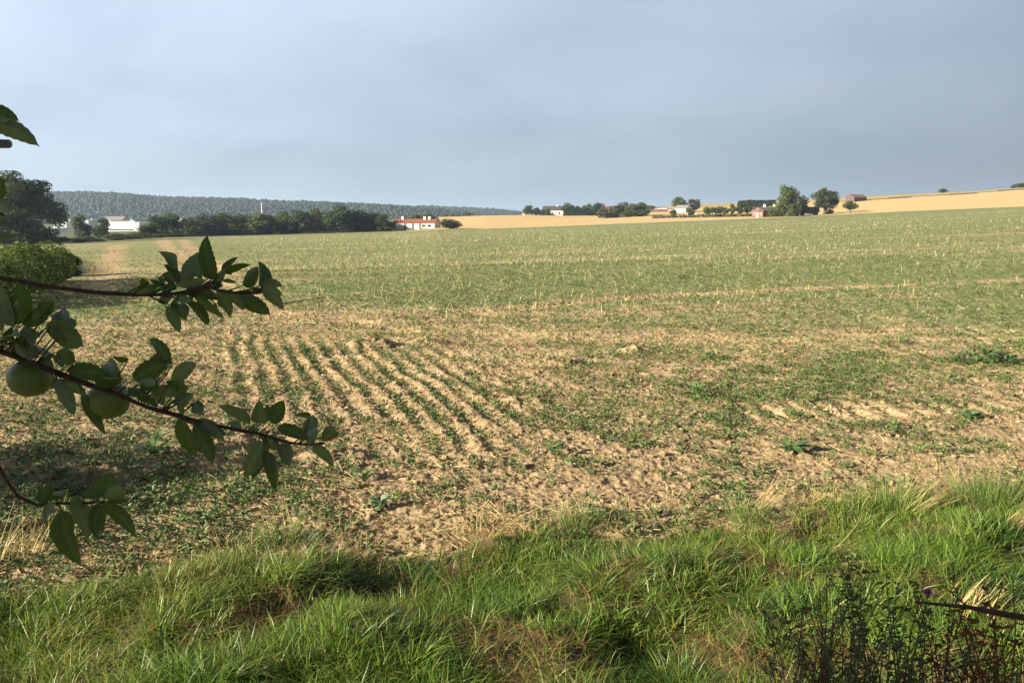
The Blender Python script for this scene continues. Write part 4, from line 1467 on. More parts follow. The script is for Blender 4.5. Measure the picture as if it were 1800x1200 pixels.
def build_weeds():
    r1 = []
    for (n, r0, r1_, az, pw, ls, k) in ((30000, 4.8, 14, 36, 0.9, (.016, .044), 7), (30000, 14, 42, 35, 1.0, (.025, .055), 6), (9000, 40, 110, 34, 1.0, (.045, .09), 5)):
        x, y = sample_polar(n, r0, r1_, radians(-az), radians(az), pw)
        cv = cover(x, y) * (1 - in_verge(x, y) * (y < 20))
        cl = fbm(x / .33, y / .33, 3, 111)
        keep = rng.uniform(0, 1, n) < np.clip((cv - .07) * 1.6 + 1.4 * (cl - .48), 0, 1)
        x, y = x[keep], y[keep]
        m = len(x)
        z = ground_z(x, y)
        x = np.repeat(x, k); y = np.repeat(y, k); z = np.repeat(z, k)
        n2 = len(x)
        a = rng.uniform(0, 2 * pi, n2)
        size = np.repeat(rng.uniform(.6, 1.5, m), k)
        Lh = rng.uniform(*ls, n2) * size
        el = rng.uniform(-.05, .9, n2)
        d = np.stack([np.cos(a) * np.cos(el), np.sin(a) * np.cos(el), np.sin(el)], 1)
        s = np.stack([-np.sin(a), np.cos(a), rng.normal(0, .25, n2)], 1)
        wd = Lh * rng.uniform(.45, .75, n2)
        stem = np.stack([rng.normal(0, .018, n2) * size, rng.normal(0, .018, n2) * size, rng.uniform(.004, .05, n2) * size * ls[1] / .055], 1)
        P = np.stack([x, y, z], 1) + stem
        nr = np.cross(d, s)
        q0 = P; q1 = P + d * (Lh * .45)[:, None] - s * (wd * .5)[:, None] + nr * (Lh * .1)[:, None]
        q2 = P + d * Lh[:, None] - nr * (Lh * .12)[:, None]; q3 = P + d * (Lh * .45)[:, None] + s * (wd * .5)[:, None] + nr * (Lh * .1)[:, None]
        V = np.stack([q0, q1, q2, q3], 1).reshape(-1, 3)
        f = np.clip(rng.normal(.5, .25, n2), 0, 1)
        tone = mixtone(f, (0.06, 0.118, 0.036), (0.165, 0.222, 0.070))
        r1.append((V, np.repeat(tone, 4, 0)))
    V = np.concatenate([a for a, b in r1]); tn = np.concatenate([b for a, b in r1])
    tag(mesh('weeds', V, np.arange(len(V)).reshape(-1, 4), M['weed'], None, False, {'tone': tn}), "low broad leaved weeds greening the harvested field", "weeds", kind='stuff')


build_weeds()

# yellowing crop behind the hedge
def build_crop():
    n = 14000
    Yb = rng.uniform(39, 62, n); px = rng.uniform(-120, 96 - (Yb - 39) * .2, n)
    x = xat(px, Yb)
    P = np.stack([x, Yb, macro_z(x, Yb)], 1)
    lean = rng.normal(0, .16, (n, 3)); lean[:, 2] = 0
    up = lean * .5 + np.array([0, 0, 1.0])
    a = rng.uniform(0, 2 * pi, n)
    side = np.stack([np.cos(a), np.sin(a), np.zeros(n)], 1)
    tone = mixtone(rng.uniform(0, 1, n), (.17, .22, .045), (.38, .36, .10))
    V, Q, tn = ribbons(P, up, side, rng.uniform(.7, 1.35, n), rng.uniform(.03, .07, n), lean * 1.5, tone, 3)
    tag(mesh('tall_crop', V, Q, M['grass'], None, True, {'tone': tn}), "yellow green crop standing behind the bramble hedge", "crop", kind='stuff')


build_crop()


def build_straw():
    out = []
    # litter lying about
    for (n, r0, r1, pw, ln, wd) in ((60000, 4.8, 16, .9, (.03, .17), (.003, .0062)), (16000, 14, 60, 1.1, (.08, .25), (.006, .014)), (14000, 50, 160, 1.0, (.14, .36), (.014, .03))):
        x, y = sample_polar(n, r0, r1, radians(-36), radians(36), pw)
        keep = (in_verge(x, y) < .6) & (rng.uniform(0, 1, n) < np.clip(.35 + 2 * (fbm(x / 1.3, y / .8, 3, 121) - .45), .08, 1))
        x, y = x[keep], y[keep]; k = len(x)
        z = ground_z(x, y) + rng.uniform(.003, .02, k)
        a = rng.uniform(0, 2 * pi, k)
        up = np.stack([np.cos(a), np.sin(a), rng.normal(.06, .13, k)], 1)
        side = np.stack([-np.sin(a), np.cos(a), rng.normal(0, .6, k)], 1); side /= np.linalg.norm(side, axis=1)[:, None]
        tone = mixtone(rng.uniform(0, 1, k), (0.38, 0.28, 0.12), (0.64, 0.51, 0.27))
        out.append(ribbons(np.stack([x, y, z], 1), up, side, rng.uniform(*ln, k), rng.uniform(*wd, k), rng.normal(0, .08, (k, 3)), tone, 1, 0.8))
    # standing stubble in drill rows
    for (n, r0, r1, hh, wd) in ((9000, 14.5, 45, (.08, .26), (.005, .010)), (19000, 40, 105, (.09, .26), (.008, .015)), (16000, 95, 240, (.14, .32), (.016, .030))):
        x, y = sample_polar(n, r0, r1, radians(-35), radians(35), 1.0)
        v = -x * sin(ROW_A) + y * cos(ROW_A); u = x * cos(ROW_A) + y * sin(ROW_A)
        v = np.round(v / .5) * .5 + rng.normal(0, .06, n)
        x = u * cos(ROW_A) - v * sin(ROW_A); y = u * sin(ROW_A) + v * cos(ROW_A)
        px, row = project(x, y, macro_z(x, y))
        pr = np.clip(.25 + 1.8 * (fbm(u / 9., v / 1.4, 3, 131) - .42), .03, 1) * sstep(330, 560, px) * np.clip(sstep(585, 545, row) if False else 1 - sstep(545, 590, row), 0, 1)
        keep = rng.uniform(0, 1, n) < pr
        x, y = x[keep], y[keep]; k = len(x)
        z = ground_z(x, y) - .02
        up = np.stack([rng.normal(0.12, .55, k), rng.normal(0, .4, k), np.ones(k)], 1); up /= np.linalg.norm(up, axis=1)[:, None]
        a = rng.uniform(-.7, .7, k)
        side = np.stack([np.cos(a), np.sin(a), np.zeros(k)], 1)
        tone = mixtone(rng.uniform(0, 1, k), (0.48, 0.39, 0.18), (0.72, 0.61, 0.34))
        out.append(ribbons(np.stack([x, y, z], 1), up, side, rng.uniform(*hh, k), rng.uniform(*wd, k), rng.normal(0, .1, (k, 3)), tone, 1, 0.8))
    off = 0; VV = []; QQ = []; TT = []
    for V, Q, tn in out:
        VV.append(V); QQ.append(Q + off); TT.append(tn); off += len(V)
    tag(mesh('straw_stubble', np.concatenate(VV), np.concatenate(QQ), M['straw'], None, False, {'tone': np.concatenate(TT)}), "pale straw stubs and chopped straw littering the field", "stubble", kind='stuff')


build_straw()


def ico():
    phi = (1 + 5 ** .5) / 2
    b = np.array([(-1, phi, 0), (1, phi, 0), (-1, -phi, 0), (1, -phi, 0), (0, -1, phi), (0, 1, phi), (0, -1, -phi), (0, 1, -phi), (phi, 0, -1), (phi, 0, 1), (-phi, 0, -1), (-phi, 0, 1)])
    b /= np.linalg.norm(b[0])
    f = np.array([(0, 11, 5), (0, 5, 1), (0, 1, 7), (0, 7, 10), (0, 10, 11), (1, 5, 9), (5, 11, 4), (11, 10, 2), (10, 7, 6), (7, 1, 8), (3, 9, 4), (3, 4, 2), (3, 2, 6), (3, 6, 8), (3, 8, 9), (4, 9, 5), (2, 4, 11), (6, 2, 10), (8, 6, 7), (9, 8, 1)])
    # one subdivision
    V = list(map(tuple, b)); cache = {}
    def mid(i, j):
        k = (min(i, j), max(i, j))
        if k not in cache:
            p = (np.array(V[i]) + np.array(V[j])) / 2; p /= np.linalg.norm(p)
            V.append(tuple(p)); cache[k] = len(V) - 1
        return cache[k]
    F = []
    for a, c, d in f:
        x, y, z = mid(a, c), mid(c, d), mid(d, a)
        F += [(a, x, z), (c, y, x), (d, z, y), (x, y, z)]
    return np.array(V), np.array(F)


def build_clods():
    b, f = ico()
    x, y = sample_polar(26000, 4.9, 26, radians(-36), radians(36), 1.0)
    cv = cover(x, y)
    keep = (in_verge(x, y) < .5) & (rng.uniform(0, 1, len(x)) < np.clip(.75 - cv, .1, 1))
    x, y = x[keep], y[keep]; n = len(x)
    s = .005 + .022 * rng.uniform(0, 1, n) ** 5.0 + .0006 * np.hypot(x, y)
    z = ground_z(x, y) + s * .25
    sc = s[:, None] * rng.uniform(.6, 1.3, (n, 3)) * np.array([1, 1, .75])
    W = np.stack([x, y, z], 1)[:, None] + b[None] * sc[:, None] * rng.uniform(.72, 1.25, (n, len(b), 1))
    F = (f[None] + (np.arange(n) * len(b))[:, None, None]).reshape(-1, 3)
    tag(mesh('soil_clods', W.reshape(-1, 3), F, M['field'], None, False, {'cover': np.zeros(n * len(b)), 'straw': np.full(n * len(b), .1)}), "crumbly clods of dry soil strewn over the field", "soil", kind='stuff')


build_clods()


# ------------------------------------------------------------------ single plants and finds on the field and verge
def on_ground(px, row):
    Y = EYE / float(gdrop(row))
    x = (px - 900.) / FPX * (Y * CP + EYE * SP)
    return x, Y, float(ground_z(np.array([x]), np.array([Y]))[0])


def leaf_plant(name, px, row, hgt, spread, n, tone_a, tone_b, label, cat='weed', seed=1, wide=.45, group=None, droop=.5, area=0.0, lf=None):
    r = np.random.default_rng(seed)
    x, y, z = on_ground(px, row)
    root = empty(name, (x, y, z), label, cat, group)
    for k in range(min(6, max(3, n // 6))):
        st = MB()
        a = r.uniform(0, 2 * pi)
        st.tube([(0, 0, -.01), (cos(a) * spread * .2, sin(a) * spread * .2, hgt * r.uniform(.45, .9))], [.005, .002], 5)
        st.build('stem', M['stem'], root)
    a = r.uniform(0, 2 * pi, n); el = r.uniform(.15, 1.25, n)
    d = np.stack([np.cos(a) * np.cos(el), np.sin(a) * np.cos(el), np.sin(el)], 1)
    s = np.stack([-np.sin(a), np.cos(a), r.normal(0, .2, n)], 1)
    P = np.stack([np.cos(a) * spread * .1, np.sin(a) * spread * .1, r.uniform(0, .55, n) * hgt], 1)
    if area > 0: P[:, :2] += r.normal(0, area, (n, 2)) * np.array([1.6, 1.0]); P[:, 2] *= np.exp(-(P[:, 0] / area / 2) ** 2)
    Lh = (lf or spread) * r.uniform(.35, .75, n)
    bend = np.stack([np.cos(a) * .4, np.sin(a) * .4, -droop * r.uniform(.3, 1, n)], 1)
    segs = 5; ts = np.linspace(0, 1, segs + 1)
    V = np.zeros((n, segs + 1, 3, 3))
    for k, t in enumerate(ts):
        c = P + d * (Lh * t)[:, None] + bend * (Lh * t * t)[:, None]
        w = Lh * wide * .5 * sin(pi * (.08 + .92 * t) ** .8) * (1 + .25 * r.normal(size=n))
        V[:, k, 0] = c - s * w[:, None] + np.array([0, 0, .12]) * w[:, None]; V[:, k, 1] = c; V[:, k, 2] = c + s * w[:, None] + np.array([0, 0, .12]) * w[:, None]
    base = (np.arange(n) * (segs + 1) * 3)[:, None]
    Q = np.concatenate([base + np.array([[k * 3 + j, k * 3 + j + 1, k * 3 + j + 4, k * 3 + j + 3]]) for k in range(segs) for j in (0, 1)])
    tone = np.repeat(mixtone(r.uniform(0, 1, n), tone_a, tone_b), (segs + 1) * 3, 0)
    mesh('foliage', V.reshape(-1, 3), Q, M['weed'], root, True, {'tone': tone})
    return root


G1, G2 = (0.06, 0.13, 0.04), (0.13, 0.22, 0.06)
leaf_plant('thistle', 271, 800, .30, .24, 26, (0.08, .16, .05), (.16, .27, .08), "spiky upright green thistle left of the lower apple leaves", 'thistle', 2, .26, droop=.15)
leaf_plant('beet_plant', 668, 893, .12, .15, 12, (.09, .17, .09), (.17, .26, .15), "blue green broad leaved plant at the near edge of the field", 'weed', 3, .6)
leaf_plant('weed_plant', 1740, 638, .30, .3, 260, (.035, .085, .028), (.075, .14, .04), "dark leafy clump highest in the green band at right", 'weed', 4, .5, area=.2, lf=.16)
leaf_plant('weed_plant', 1250, 632, .22, .3, 60, G1, G2, "isolated taller weed near the middle right of the field", 'weed', 5, .4, area=.08, lf=.14)
leaf_plant('weed_plant', 1700, 735, .06, .22, 8, (.09, .15, .08), (.15, .22, .12), "grey green flat plant on bare soil at right", 'weed', 6, .6)
leaf_plant('weed_plant', 1390, 795, .10, .22, 14, G1, G2, "small blue green plant alone on bare soil right of centre", 'weed', 7, .6)
leaf_plant('weed_plant', 1220, 700, .25, .28, 20, (.11, .17, .06), (.2, .27, .09), "upright yellow green weed in the diagonal green band", 'weed', 8, .3)
leaf_plant('weed_plant', 1540, 748, .14, .3, 80, (.10, .15, .05), (.18, .22, .08), "wispy yellowish weed lying on bare soil", 'weed', 9, .2, area=.08, lf=.14)
leaf_plant('weed_plant', 975, 800, .16, .20, 16, G1, G2, "small bright weed below the furrows' right end", 'weed', 10, .4)
leaf_plant('weed_plant', 1200, 490, .3, .3, 40, (.04, .10, .035), (.09, .15, .05), "solitary dark weed by the upper wheel track", 'weed', 11, .5, area=.08, lf=.2)
leaf_plant('weed_plant', 90, 872, .10, .2, 70, (.10, .19, .05), (.18, .28, .08), "bright green weed above the lowest apple branch", 'weed', 12, .45, area=.1, lf=.10)
leaf_plant('weed_plant', 640, 845, .15, .2, 14, G1, G2, "small light weed between the furrows' lower ends", 'weed', 13, .35)


def tuft(name, px, row, n, ln, spread, ta, tb, label, seed, up=.8, group=None, lie=None, wd=(.003, .005), cat='grass tuft'):
    r = np.random.default_rng(seed)
    x, y, z = on_ground(px, row)
    if lie is not None: lie = np.array(lie)
    root = empty(name, (x, y, z), label, cat, group)
    P = np.stack([r.normal(0, spread, n), r.normal(0, spread, n), np.full(n, -.01)], 1)
    if lie is None:
        d = np.stack([P[:, 0] / spread * .25 + r.normal(0, .12, n), P[:, 1] / spread * .25 + r.normal(0, .12, n), np.full(n, up)], 1)
    else:
        d = lie[None] + r.normal(0, .12, (n, 3)); P[:, 2] = r.uniform(0.0, .08, n)
    d /= np.linalg.norm(d, axis=1)[:, None]
    a = r.uniform(0, 2 * pi, n)
    s = np.stack([np.cos(a), np.sin(a), np.zeros(n)], 1)
    V, Q, tn = ribbons(P, d, s, r.uniform(.5, 1.1, n) * ln, r.uniform(*wd, n), d * .35 * np.array([1, 1, 0]) + r.normal(0, .1, (n, 3)), mixtone(r.uniform(0, 1, n), ta, tb), 4, .15)
    h = n // 2
    k = 4
    mesh('leaf_blades', V, Q, M['grass'] if ta[1] > ta[0] else M['straw'], root, True, {'tone': tn})
    return root


GA, GB = (0.07, .14, .03), (.17, .25, .06)
SA, SB = (0.34, .25, .105), (.56, .44, .21)
tuft('grass_tuft', 1575, 888, 420, .30, .10, (.09, .17, .035), (.22, .30, .07), "light green grass tuft projecting into the field at right", 31)
tuft('grass_tuft', 1310, 915, 200, .20, .08, GA, GB, "small grass tuft at the field edge right of centre", 32)
tuft('grass_tuft', 1735, 885, 500, .32, .14, GA, GB, "big grass tuft at the field edge near the right border", 33)
tuft('grass_tuft', 1010, 925, 240, .22, .09, GA, (.2, .27, .07), "grass tuft at the field edge in the middle", 34)
tuft('grass_tuft', 500, 955, 200, .22, .09, GA, (.2, .27, .07), "upright grass tuft at the field edge below the lower branch tip", 35)
tuft('straw_tuft', 1610, 900, 60, .26, .08, SA, SB, "dry straw tuft leaning beside the light green tuft", 36, lie=(.6, .1, .55), wd=(.004, .007), cat='straw tuft')
tuft('straw_bundle', 1478, 955, 110, .34, .06, SA, SB, "flattened bundle of pale straw lying in the verge grass", 37, lie=(.95, .25, .22), wd=(.005, .009), cat='straw bundle')
tuft('straw_bundle', 1700, 1112, 60, .19, .05, (.27, .19, .08), (.44, .34, .16), "cut straw stalks fanned upright behind the dead branch", 38, lie=(.45, .1, .75), wd=(.005, .009), cat='straw bundle')
tuft('straw_tuft', 1785, 945, 90, .30, .07, SA, SB, "dry straw tuft leaning at the right border of the verge", 39, lie=(.6, .1, .7), wd=(.004, .007), cat='straw tuft')
tuft('straw_tuft', 40, 985, 60, .34, .09, SA, SB, "thin dry stalks at the left border of the verge", 40, lie=(.25, .1, .9), wd=(.003, .005), cat='straw tuft')
tuft('straw_tuft', 1330, 900, 40, .30, .03, SA, SB, "sparse straw tuft leaning right from the small grass tuft", 44, lie=(.5, .1, .7), wd=(.003, .005), cat='straw tuft')

# a yellowed leaf lying at the field edge
lx, ly, lz = on_ground(1302, 942)
V = np.array([(-.03, 0, .02), (-.01, .018, .03), (.03, .012, .035), (.032, -.012, .04), (.0, -.02, .05), (-.02, -.014, .045)])
yl_ = mesh('fallen_leaf', np.vstack([V, V + np.array([0, 0, .001])]), [np.array([(0, 1, 2), (0, 2, 3), (0, 3, 4), (0, 4, 5)])], simple("yellow_leaf", (0.55, .42, .15), .6, .2, 30))
yl_.location = (lx, ly, lz + .05); tag(yl_, "single yellow leaf lying on the edge of the verge", 'leaf')


# ------------------------------------------------------------------ shaded scrub at the lower right
def scrub(name, px0, px1, top, bot, d, n_st, n_lf, leaf, ta, tb, label, cat, seed, stem_mat, mat='weed', spike=.3):
    r = np.random.default_rng(seed)
    cx, cy = at((px0 + px1) / 2, 1150, d)[:2]
    gz = float(ground_z(np.array([cx]), np.array([cy]))[0])
    root = empty(name, (cx, cy, gz), label, cat)
    ends = []
    for k in range(n_st):
        px = r.uniform(px0, px1); row = bot - (bot - top) * r.uniform(.1, 1) * (1 - .55 * abs((px - (px0 + px1) / 2) / ((px1 - px0) / 2)) ** 2)
        e = at(px, row, d + r.normal(0, .12)) - np.array([cx, cy, gz])
        b = np.array([e[0] * .55 + r.normal(0, .10), e[1] * .5 + r.normal(0, .08), -.03])
        mid = (b + e) / 2 + np.array([r.normal(0, .10), r.normal(0, .06), .08])
        e = e + np.array([r.normal(0, .08), 0, 0])
        ts = np.linspace(0, 1, 7)[:, None]
        pts = b * (1 - ts) ** 2 + 2 * mid * ts * (1 - ts) + e * ts ** 2
        st = MB(); st.tube(pts, np.linspace(.0035, .0012, 7), 5); st.build('stem', stem_mat, root, True)
        ends.append((b, mid, e))
    idx = r.integers(0, n_st, n_lf); t = r.uniform(.25, 1.02, n_lf)[:, None]
    B = np.array([q[0] for q in ends])[idx]; Md = np.array([q[1] for q in ends])[idx]; E = np.array([q[2] for q in ends])[idx]
    P = B * (1 - t) ** 2 + 2 * Md * t * (1 - t) + E * t ** 2
    a = r.uniform(0, 2 * pi, n_lf)
    dd = np.stack([np.cos(a), np.sin(a), r.uniform(-.4, .9, n_lf)], 1); dd /= np.linalg.norm(dd, axis=1)[:, None]
    s = np.cross(dd, r.normal(size=(n_lf, 3))); s /= np.linalg.norm(s, axis=1)[:, None]
    Lh = leaf * r.uniform(.5, 1.3, n_lf)
    nr = np.cross(dd, s)
    w = (Lh * spike * r.uniform(.7, 1.3, n_lf))[:, None]
    q = [P, P + dd * (Lh * .35)[:, None] - s * w * .5 + nr * w * .2, P + dd * (Lh * .7)[:, None] - s * w * .35 - nr * w * .1, P + dd * Lh[:, None] - nr * (Lh * .2)[:, None],
         P + dd * (Lh * .7)[:, None] + s * w * .35 - nr * w * .1, P + dd * (Lh * .35)[:, None] + s * w * .5 + nr * w * .2]
    V = np.stack(q, 1).reshape(-1, 3)
    i = (np.arange(n_lf) * 6)[:, None]
    Q = np.concatenate([i + np.array([[0, 1, 2, 3]]), i + np.array([[0, 3, 4, 5]])])
    mesh('foliage', V, Q, M[mat], root, False, {'tone': np.repeat(mixtone(r.uniform(0, 1, n_lf), ta, tb), 6, 0)})
    return root, (cx, cy, gz)


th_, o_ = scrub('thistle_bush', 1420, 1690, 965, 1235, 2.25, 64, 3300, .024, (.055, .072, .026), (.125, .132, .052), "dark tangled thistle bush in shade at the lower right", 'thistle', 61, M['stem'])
# its magenta flower head
fp = at(1631, 1043, 2.15) - np.array(o_)
fm = MB()
r_ = np.random.default_rng(5)
for k in range(46):
    dv = r_.normal(size=3); dv[2] = abs(dv[2]) + .4; dv /= np.linalg.norm(dv)
    fm.tube([fp, fp + dv * .009, fp + dv * .014], [.0012, .0014, .0006], 4)
fo = fm.build('flower', M['magenta'], th_)
b_, f_ = ico()
mesh('bud', b_ * np.array([.006, .006, .008]) + fp - np.array([0, 0, .005]), f_, M['stem'], fo, True)
sx_ = MB(); sx_.tube([fp + np.array([-.02, .03, -.28]), fp + np.array([-.01, .01, -.12]), fp - np.array([0, 0, .008])], [.003, .002, .0015], 5); sx_.build('stem', M['stem'], th_)
scrub('dry_dock', 1600, 1820, 1000, 1215, 2.2, 40, 1300, .022, (.10, .045, .018), (.22, .11, .045), "rusty brown withered plant right of the dark thistle bush", 'dry plant', 62, M['red_stem'], 'rust_leaf', .4)
scrub('dry_weed', 1395, 1480, 1010, 1215, 2.3, 40, 900, .022, (.16, .13, .085), (.27, .22, .15), "pale withered weed left of the dark thistle bush", 'dry plant', 63, M['red_stem'], 'rust_leaf', .3)
p0 = at(1610, 1058, 2.1); p1 = at(1700, 1066, 2.08); p2 = at(1760, 1078, 2.05); p3 = at(1880, 1098, 2.0)
br_ = empty('dead_branch', tuple(p3), "bare brown branch lying across the dry plant at right", 'branch')
m = MB(); m.tube(np.array([p0, p1, p2, p3]) - p3, [.003, .0055, .0075, .0085], 8); bo = m.build('limb', M['twig'], br_, True)
m = MB(); m.tube(np.array([p1, at(1672, 1040, 2.1), at(1655, 1030, 2.12)]) - p3, [.003, .002, .001], 6); m.build('twig', M['twig'], br_, True)


# ------------------------------------------------------------------ the apple tree whose branches reach into the picture
TX, TY = -3.1, -0.05
tz = zg(TX, TY)
apple = empty('apple_tree', (TX, TY, tz), "apple tree at left reaching leafy branches with green apples into view", 'apple tree')
AO = np.array([TX, TY, tz])


def curve_pts(pts, n=40):
    P = np.asarray(pts, float)
    s = np.concatenate([[0], np.cumsum(np.linalg.norm(np.diff(P, axis=0), axis=1))])
    t = np.linspace(0, s[-1], n)
    # Catmull-Rom like smoothing through finite-difference tangents
    m = np.gradient(P, s, axis=0)
    i = np.clip(np.searchsorted(s, t, side='right') - 1, 0, len(P) - 2)
    h = (s[i + 1] - s[i]); u = ((t - s[i]) / h)[:, None]; h = h[:, None]
    return (2 * u ** 3 - 3 * u ** 2 + 1) * P[i] + (u ** 3 - 2 * u ** 2 + u) * h * m[i] + (-2 * u ** 3 + 3 * u ** 2) * P[i + 1] + (u ** 3 - u ** 2) * h * m[i + 1]


def branch(name, pts3, r0, r1, parent=None, mat='twig', n=46, knob=.18, seed=0):
    r = np.random.default_rng(seed)
    c = curve_pts(pts3, n)
    rad = np.linspace(r0, r1, n) * (1 + knob * (vnoise(np.linspace(0, n / 2.2, n), np.zeros(n), seed) - .5) * 2)
    c = c + r.normal(0, r1 * .25, c.shape)
    m = MB(); m.tube(c - AO, rad, 9)
    return m.build(name, M[mat], parent or apple, True)


def apple_leaf(bx, by, tx, ty, w, bulge, d0, d1, parent, flip=False, seed=0, fold=.25, root=None):
    """one leaf blade from its base pixel to its tip pixel; w width and bulge sideways in photo pixels"""
    r = np.random.default_rng(abs(int(seed + bx * 7 + by * 13 + tx * 3)) + 1000)
    sc = (d0 + d1) / 2 / FPX
    B = at(bx, by, d0); Tp = at(tx, ty, d1)
    ax = Tp - B
    view = (B + Tp) / 2 - np.array([0, 0, EYE]); view /= np.linalg.norm(view)
    sidev = np.cross(ax, view); sidev /= np.linalg.norm(sidev) + 1e-9      # in the picture plane, across the leaf
    if sidev[2] < 0: sidev = -sidev                                        # bulge > 0 means upwards
    nv = np.cross(sidev, ax); nv /= np.linalg.norm(nv) + 1e-9
    C = (B + Tp) / 2 + sidev * bulge * 1.6 * sc + nv * r.normal(0, .12) * np.linalg.norm(ax)
    roll = r.normal(0, .5); curl = r.normal(0, .42); twist = r.normal(0, .5); fold = fold * r.uniform(.4, 2.4)
    wt_ = w * sc / max(.45, cos(roll))
    nl, nw = 17, 7
    ts = np.linspace(0, 1, nl)
    V = np.zeros((nl, nw, 3)); vein = np.zeros((nl, nw))
    us = np.linspace(-1, 1, nw)
    for i, t in enumerate(ts):
        c = B * (1 - t) ** 2 + 2 * C * t * (1 - t) + Tp * t ** 2
        tg = 2 * (1 - t) * (C - B) + 2 * t * (Tp - C); tg /= np.linalg.norm(tg) + 1e-9
        s = sidev - tg * np.dot(sidev, tg); s /= np.linalg.norm(s) + 1e-9
        n_ = np.cross(s, tg)
        rl = roll + twist * (t - .4); s2 = s * cos(rl) + n_ * sin(rl); n2 = np.cross(s2, tg)
        prof = (sin(pi * min(1, t ** .82)) ** .72) * (1 - .25 * t)
        if t > .86: prof *= (1 - (t - .86) / .14) * .9 + .1 * (1 - t) / .14
        hw = wt_ * .62 * prof
        for j, u in enumerate(us):
            serr = 1 + (.05 * ((i % 2) - .5) * 2 if abs(u) == 1 else 0)
            wave = .05 * sin(7 * t + seed) * abs(u)
            V[i, j] = c + s2 * hw * u * serr + n2 * (abs(u) * fold * hw + wave * hw + .9 * curl * u * u * hw) + nv * curl * .22 * np.linalg.norm(ax) * (t * t - t)
            vein[i, j] = 1.0 if u == 0 else (.35 if (i % 3 == 0) else 0.)
    Q = []
    for i in range(nl - 1):
        for j in range(nw - 1):
            a = i * nw + j
            q = (a, a + 1, a + nw + 1, a + nw)
            Q.append(q[::-1] if flip else q)
    V = V.reshape(-1, 3)
    # petiole back to the twig
    mb = MB(); mb.add(V, Q)
    nv0 = len(V)
    if root is not None:
        c1 = B - (C - B) * .22
        tt = np.linspace(0, 1, 6)[:, None]
        pts = root * (1 - tt) ** 2 + 2 * ((root + c1) / 2 * .3 + c1 * .7) * tt * (1 - tt) + B * tt ** 2
        mb.tube(pts, np.linspace(.0013, .0008, 6), 5)
    allv = np.concatenate(mb.V)
    F = [np.concatenate(mb.Q)] + ([np.concatenate(mb.T)] if mb.T else [])
    vn = np.ones(len(allv)); vn[:nv0] = vein.ravel()
    return mesh('leaf', allv - AO, F, M['apple_leaf'], parent, True, {'vein': vn})


def leaves(lst, d0, d1, x0, x1, parent, curve, dz=.05):
    """d runs from d0 at column x0 to d1 at x1"""
    cv = curve
    extra = []
    rx = np.random.default_rng(len(lst))
    for k, it in enumerate(lst):            # smaller leaves crowding the same spurs
        if k % 5 in (1, 3) and len(lst) > 5:
            a = rx.choice([-1, 1]) * rx.uniform(.35, .95)
            vx, vy = (it[2] - it[0]) * .78, (it[3] - it[1]) * .78
            bx, by = it[0] + rx.normal(0, 4), it[1] + rx.normal(0, 3)
            extra.append((bx, by, bx + vx * cos(a) - vy * sin(a), by + vx * sin(a) + vy * cos(a), it[4] * .82, it[5] + rx.normal(0, 3)))
    lst = list(lst) + extra
    for k, it in enumerate(lst):
        bx, by, tx, ty, w, bg = it[:6]
        flip = (len(it) > 6 and it[6] == 'u') or (k * 7919) % 10 < 3
        db = d0 + (d1 - d0) * np.clip((bx - x0) / (x1 - x0), 0, 1)
        r = np.random.default_rng(abs(k * 31 + int(bx)))
        off = r.uniform(-dz, dz)
        dt = db + off + r.normal(0, .02)
        B = at(bx, by, db + off * .4)
        j = np.argmin(np.linalg.norm(cv - B, axis=1))
        apple_leaf(bx, by, tx, ty, w, bg, db + off * .4, dt, parent, flip, k, root=cv[max(0, j - 3)])


def poly(pxs, d0, d1):
    n = len(pxs)
    return [at(p[0], p[1], d0 + (d1 - d0) * k / (n - 1)) for k, p in enumerate(pxs)]


limb_hub = np.array([-2.1, 0.25, 2.35])
limb_low = np.array([-2.2, 0.2, 1.75])
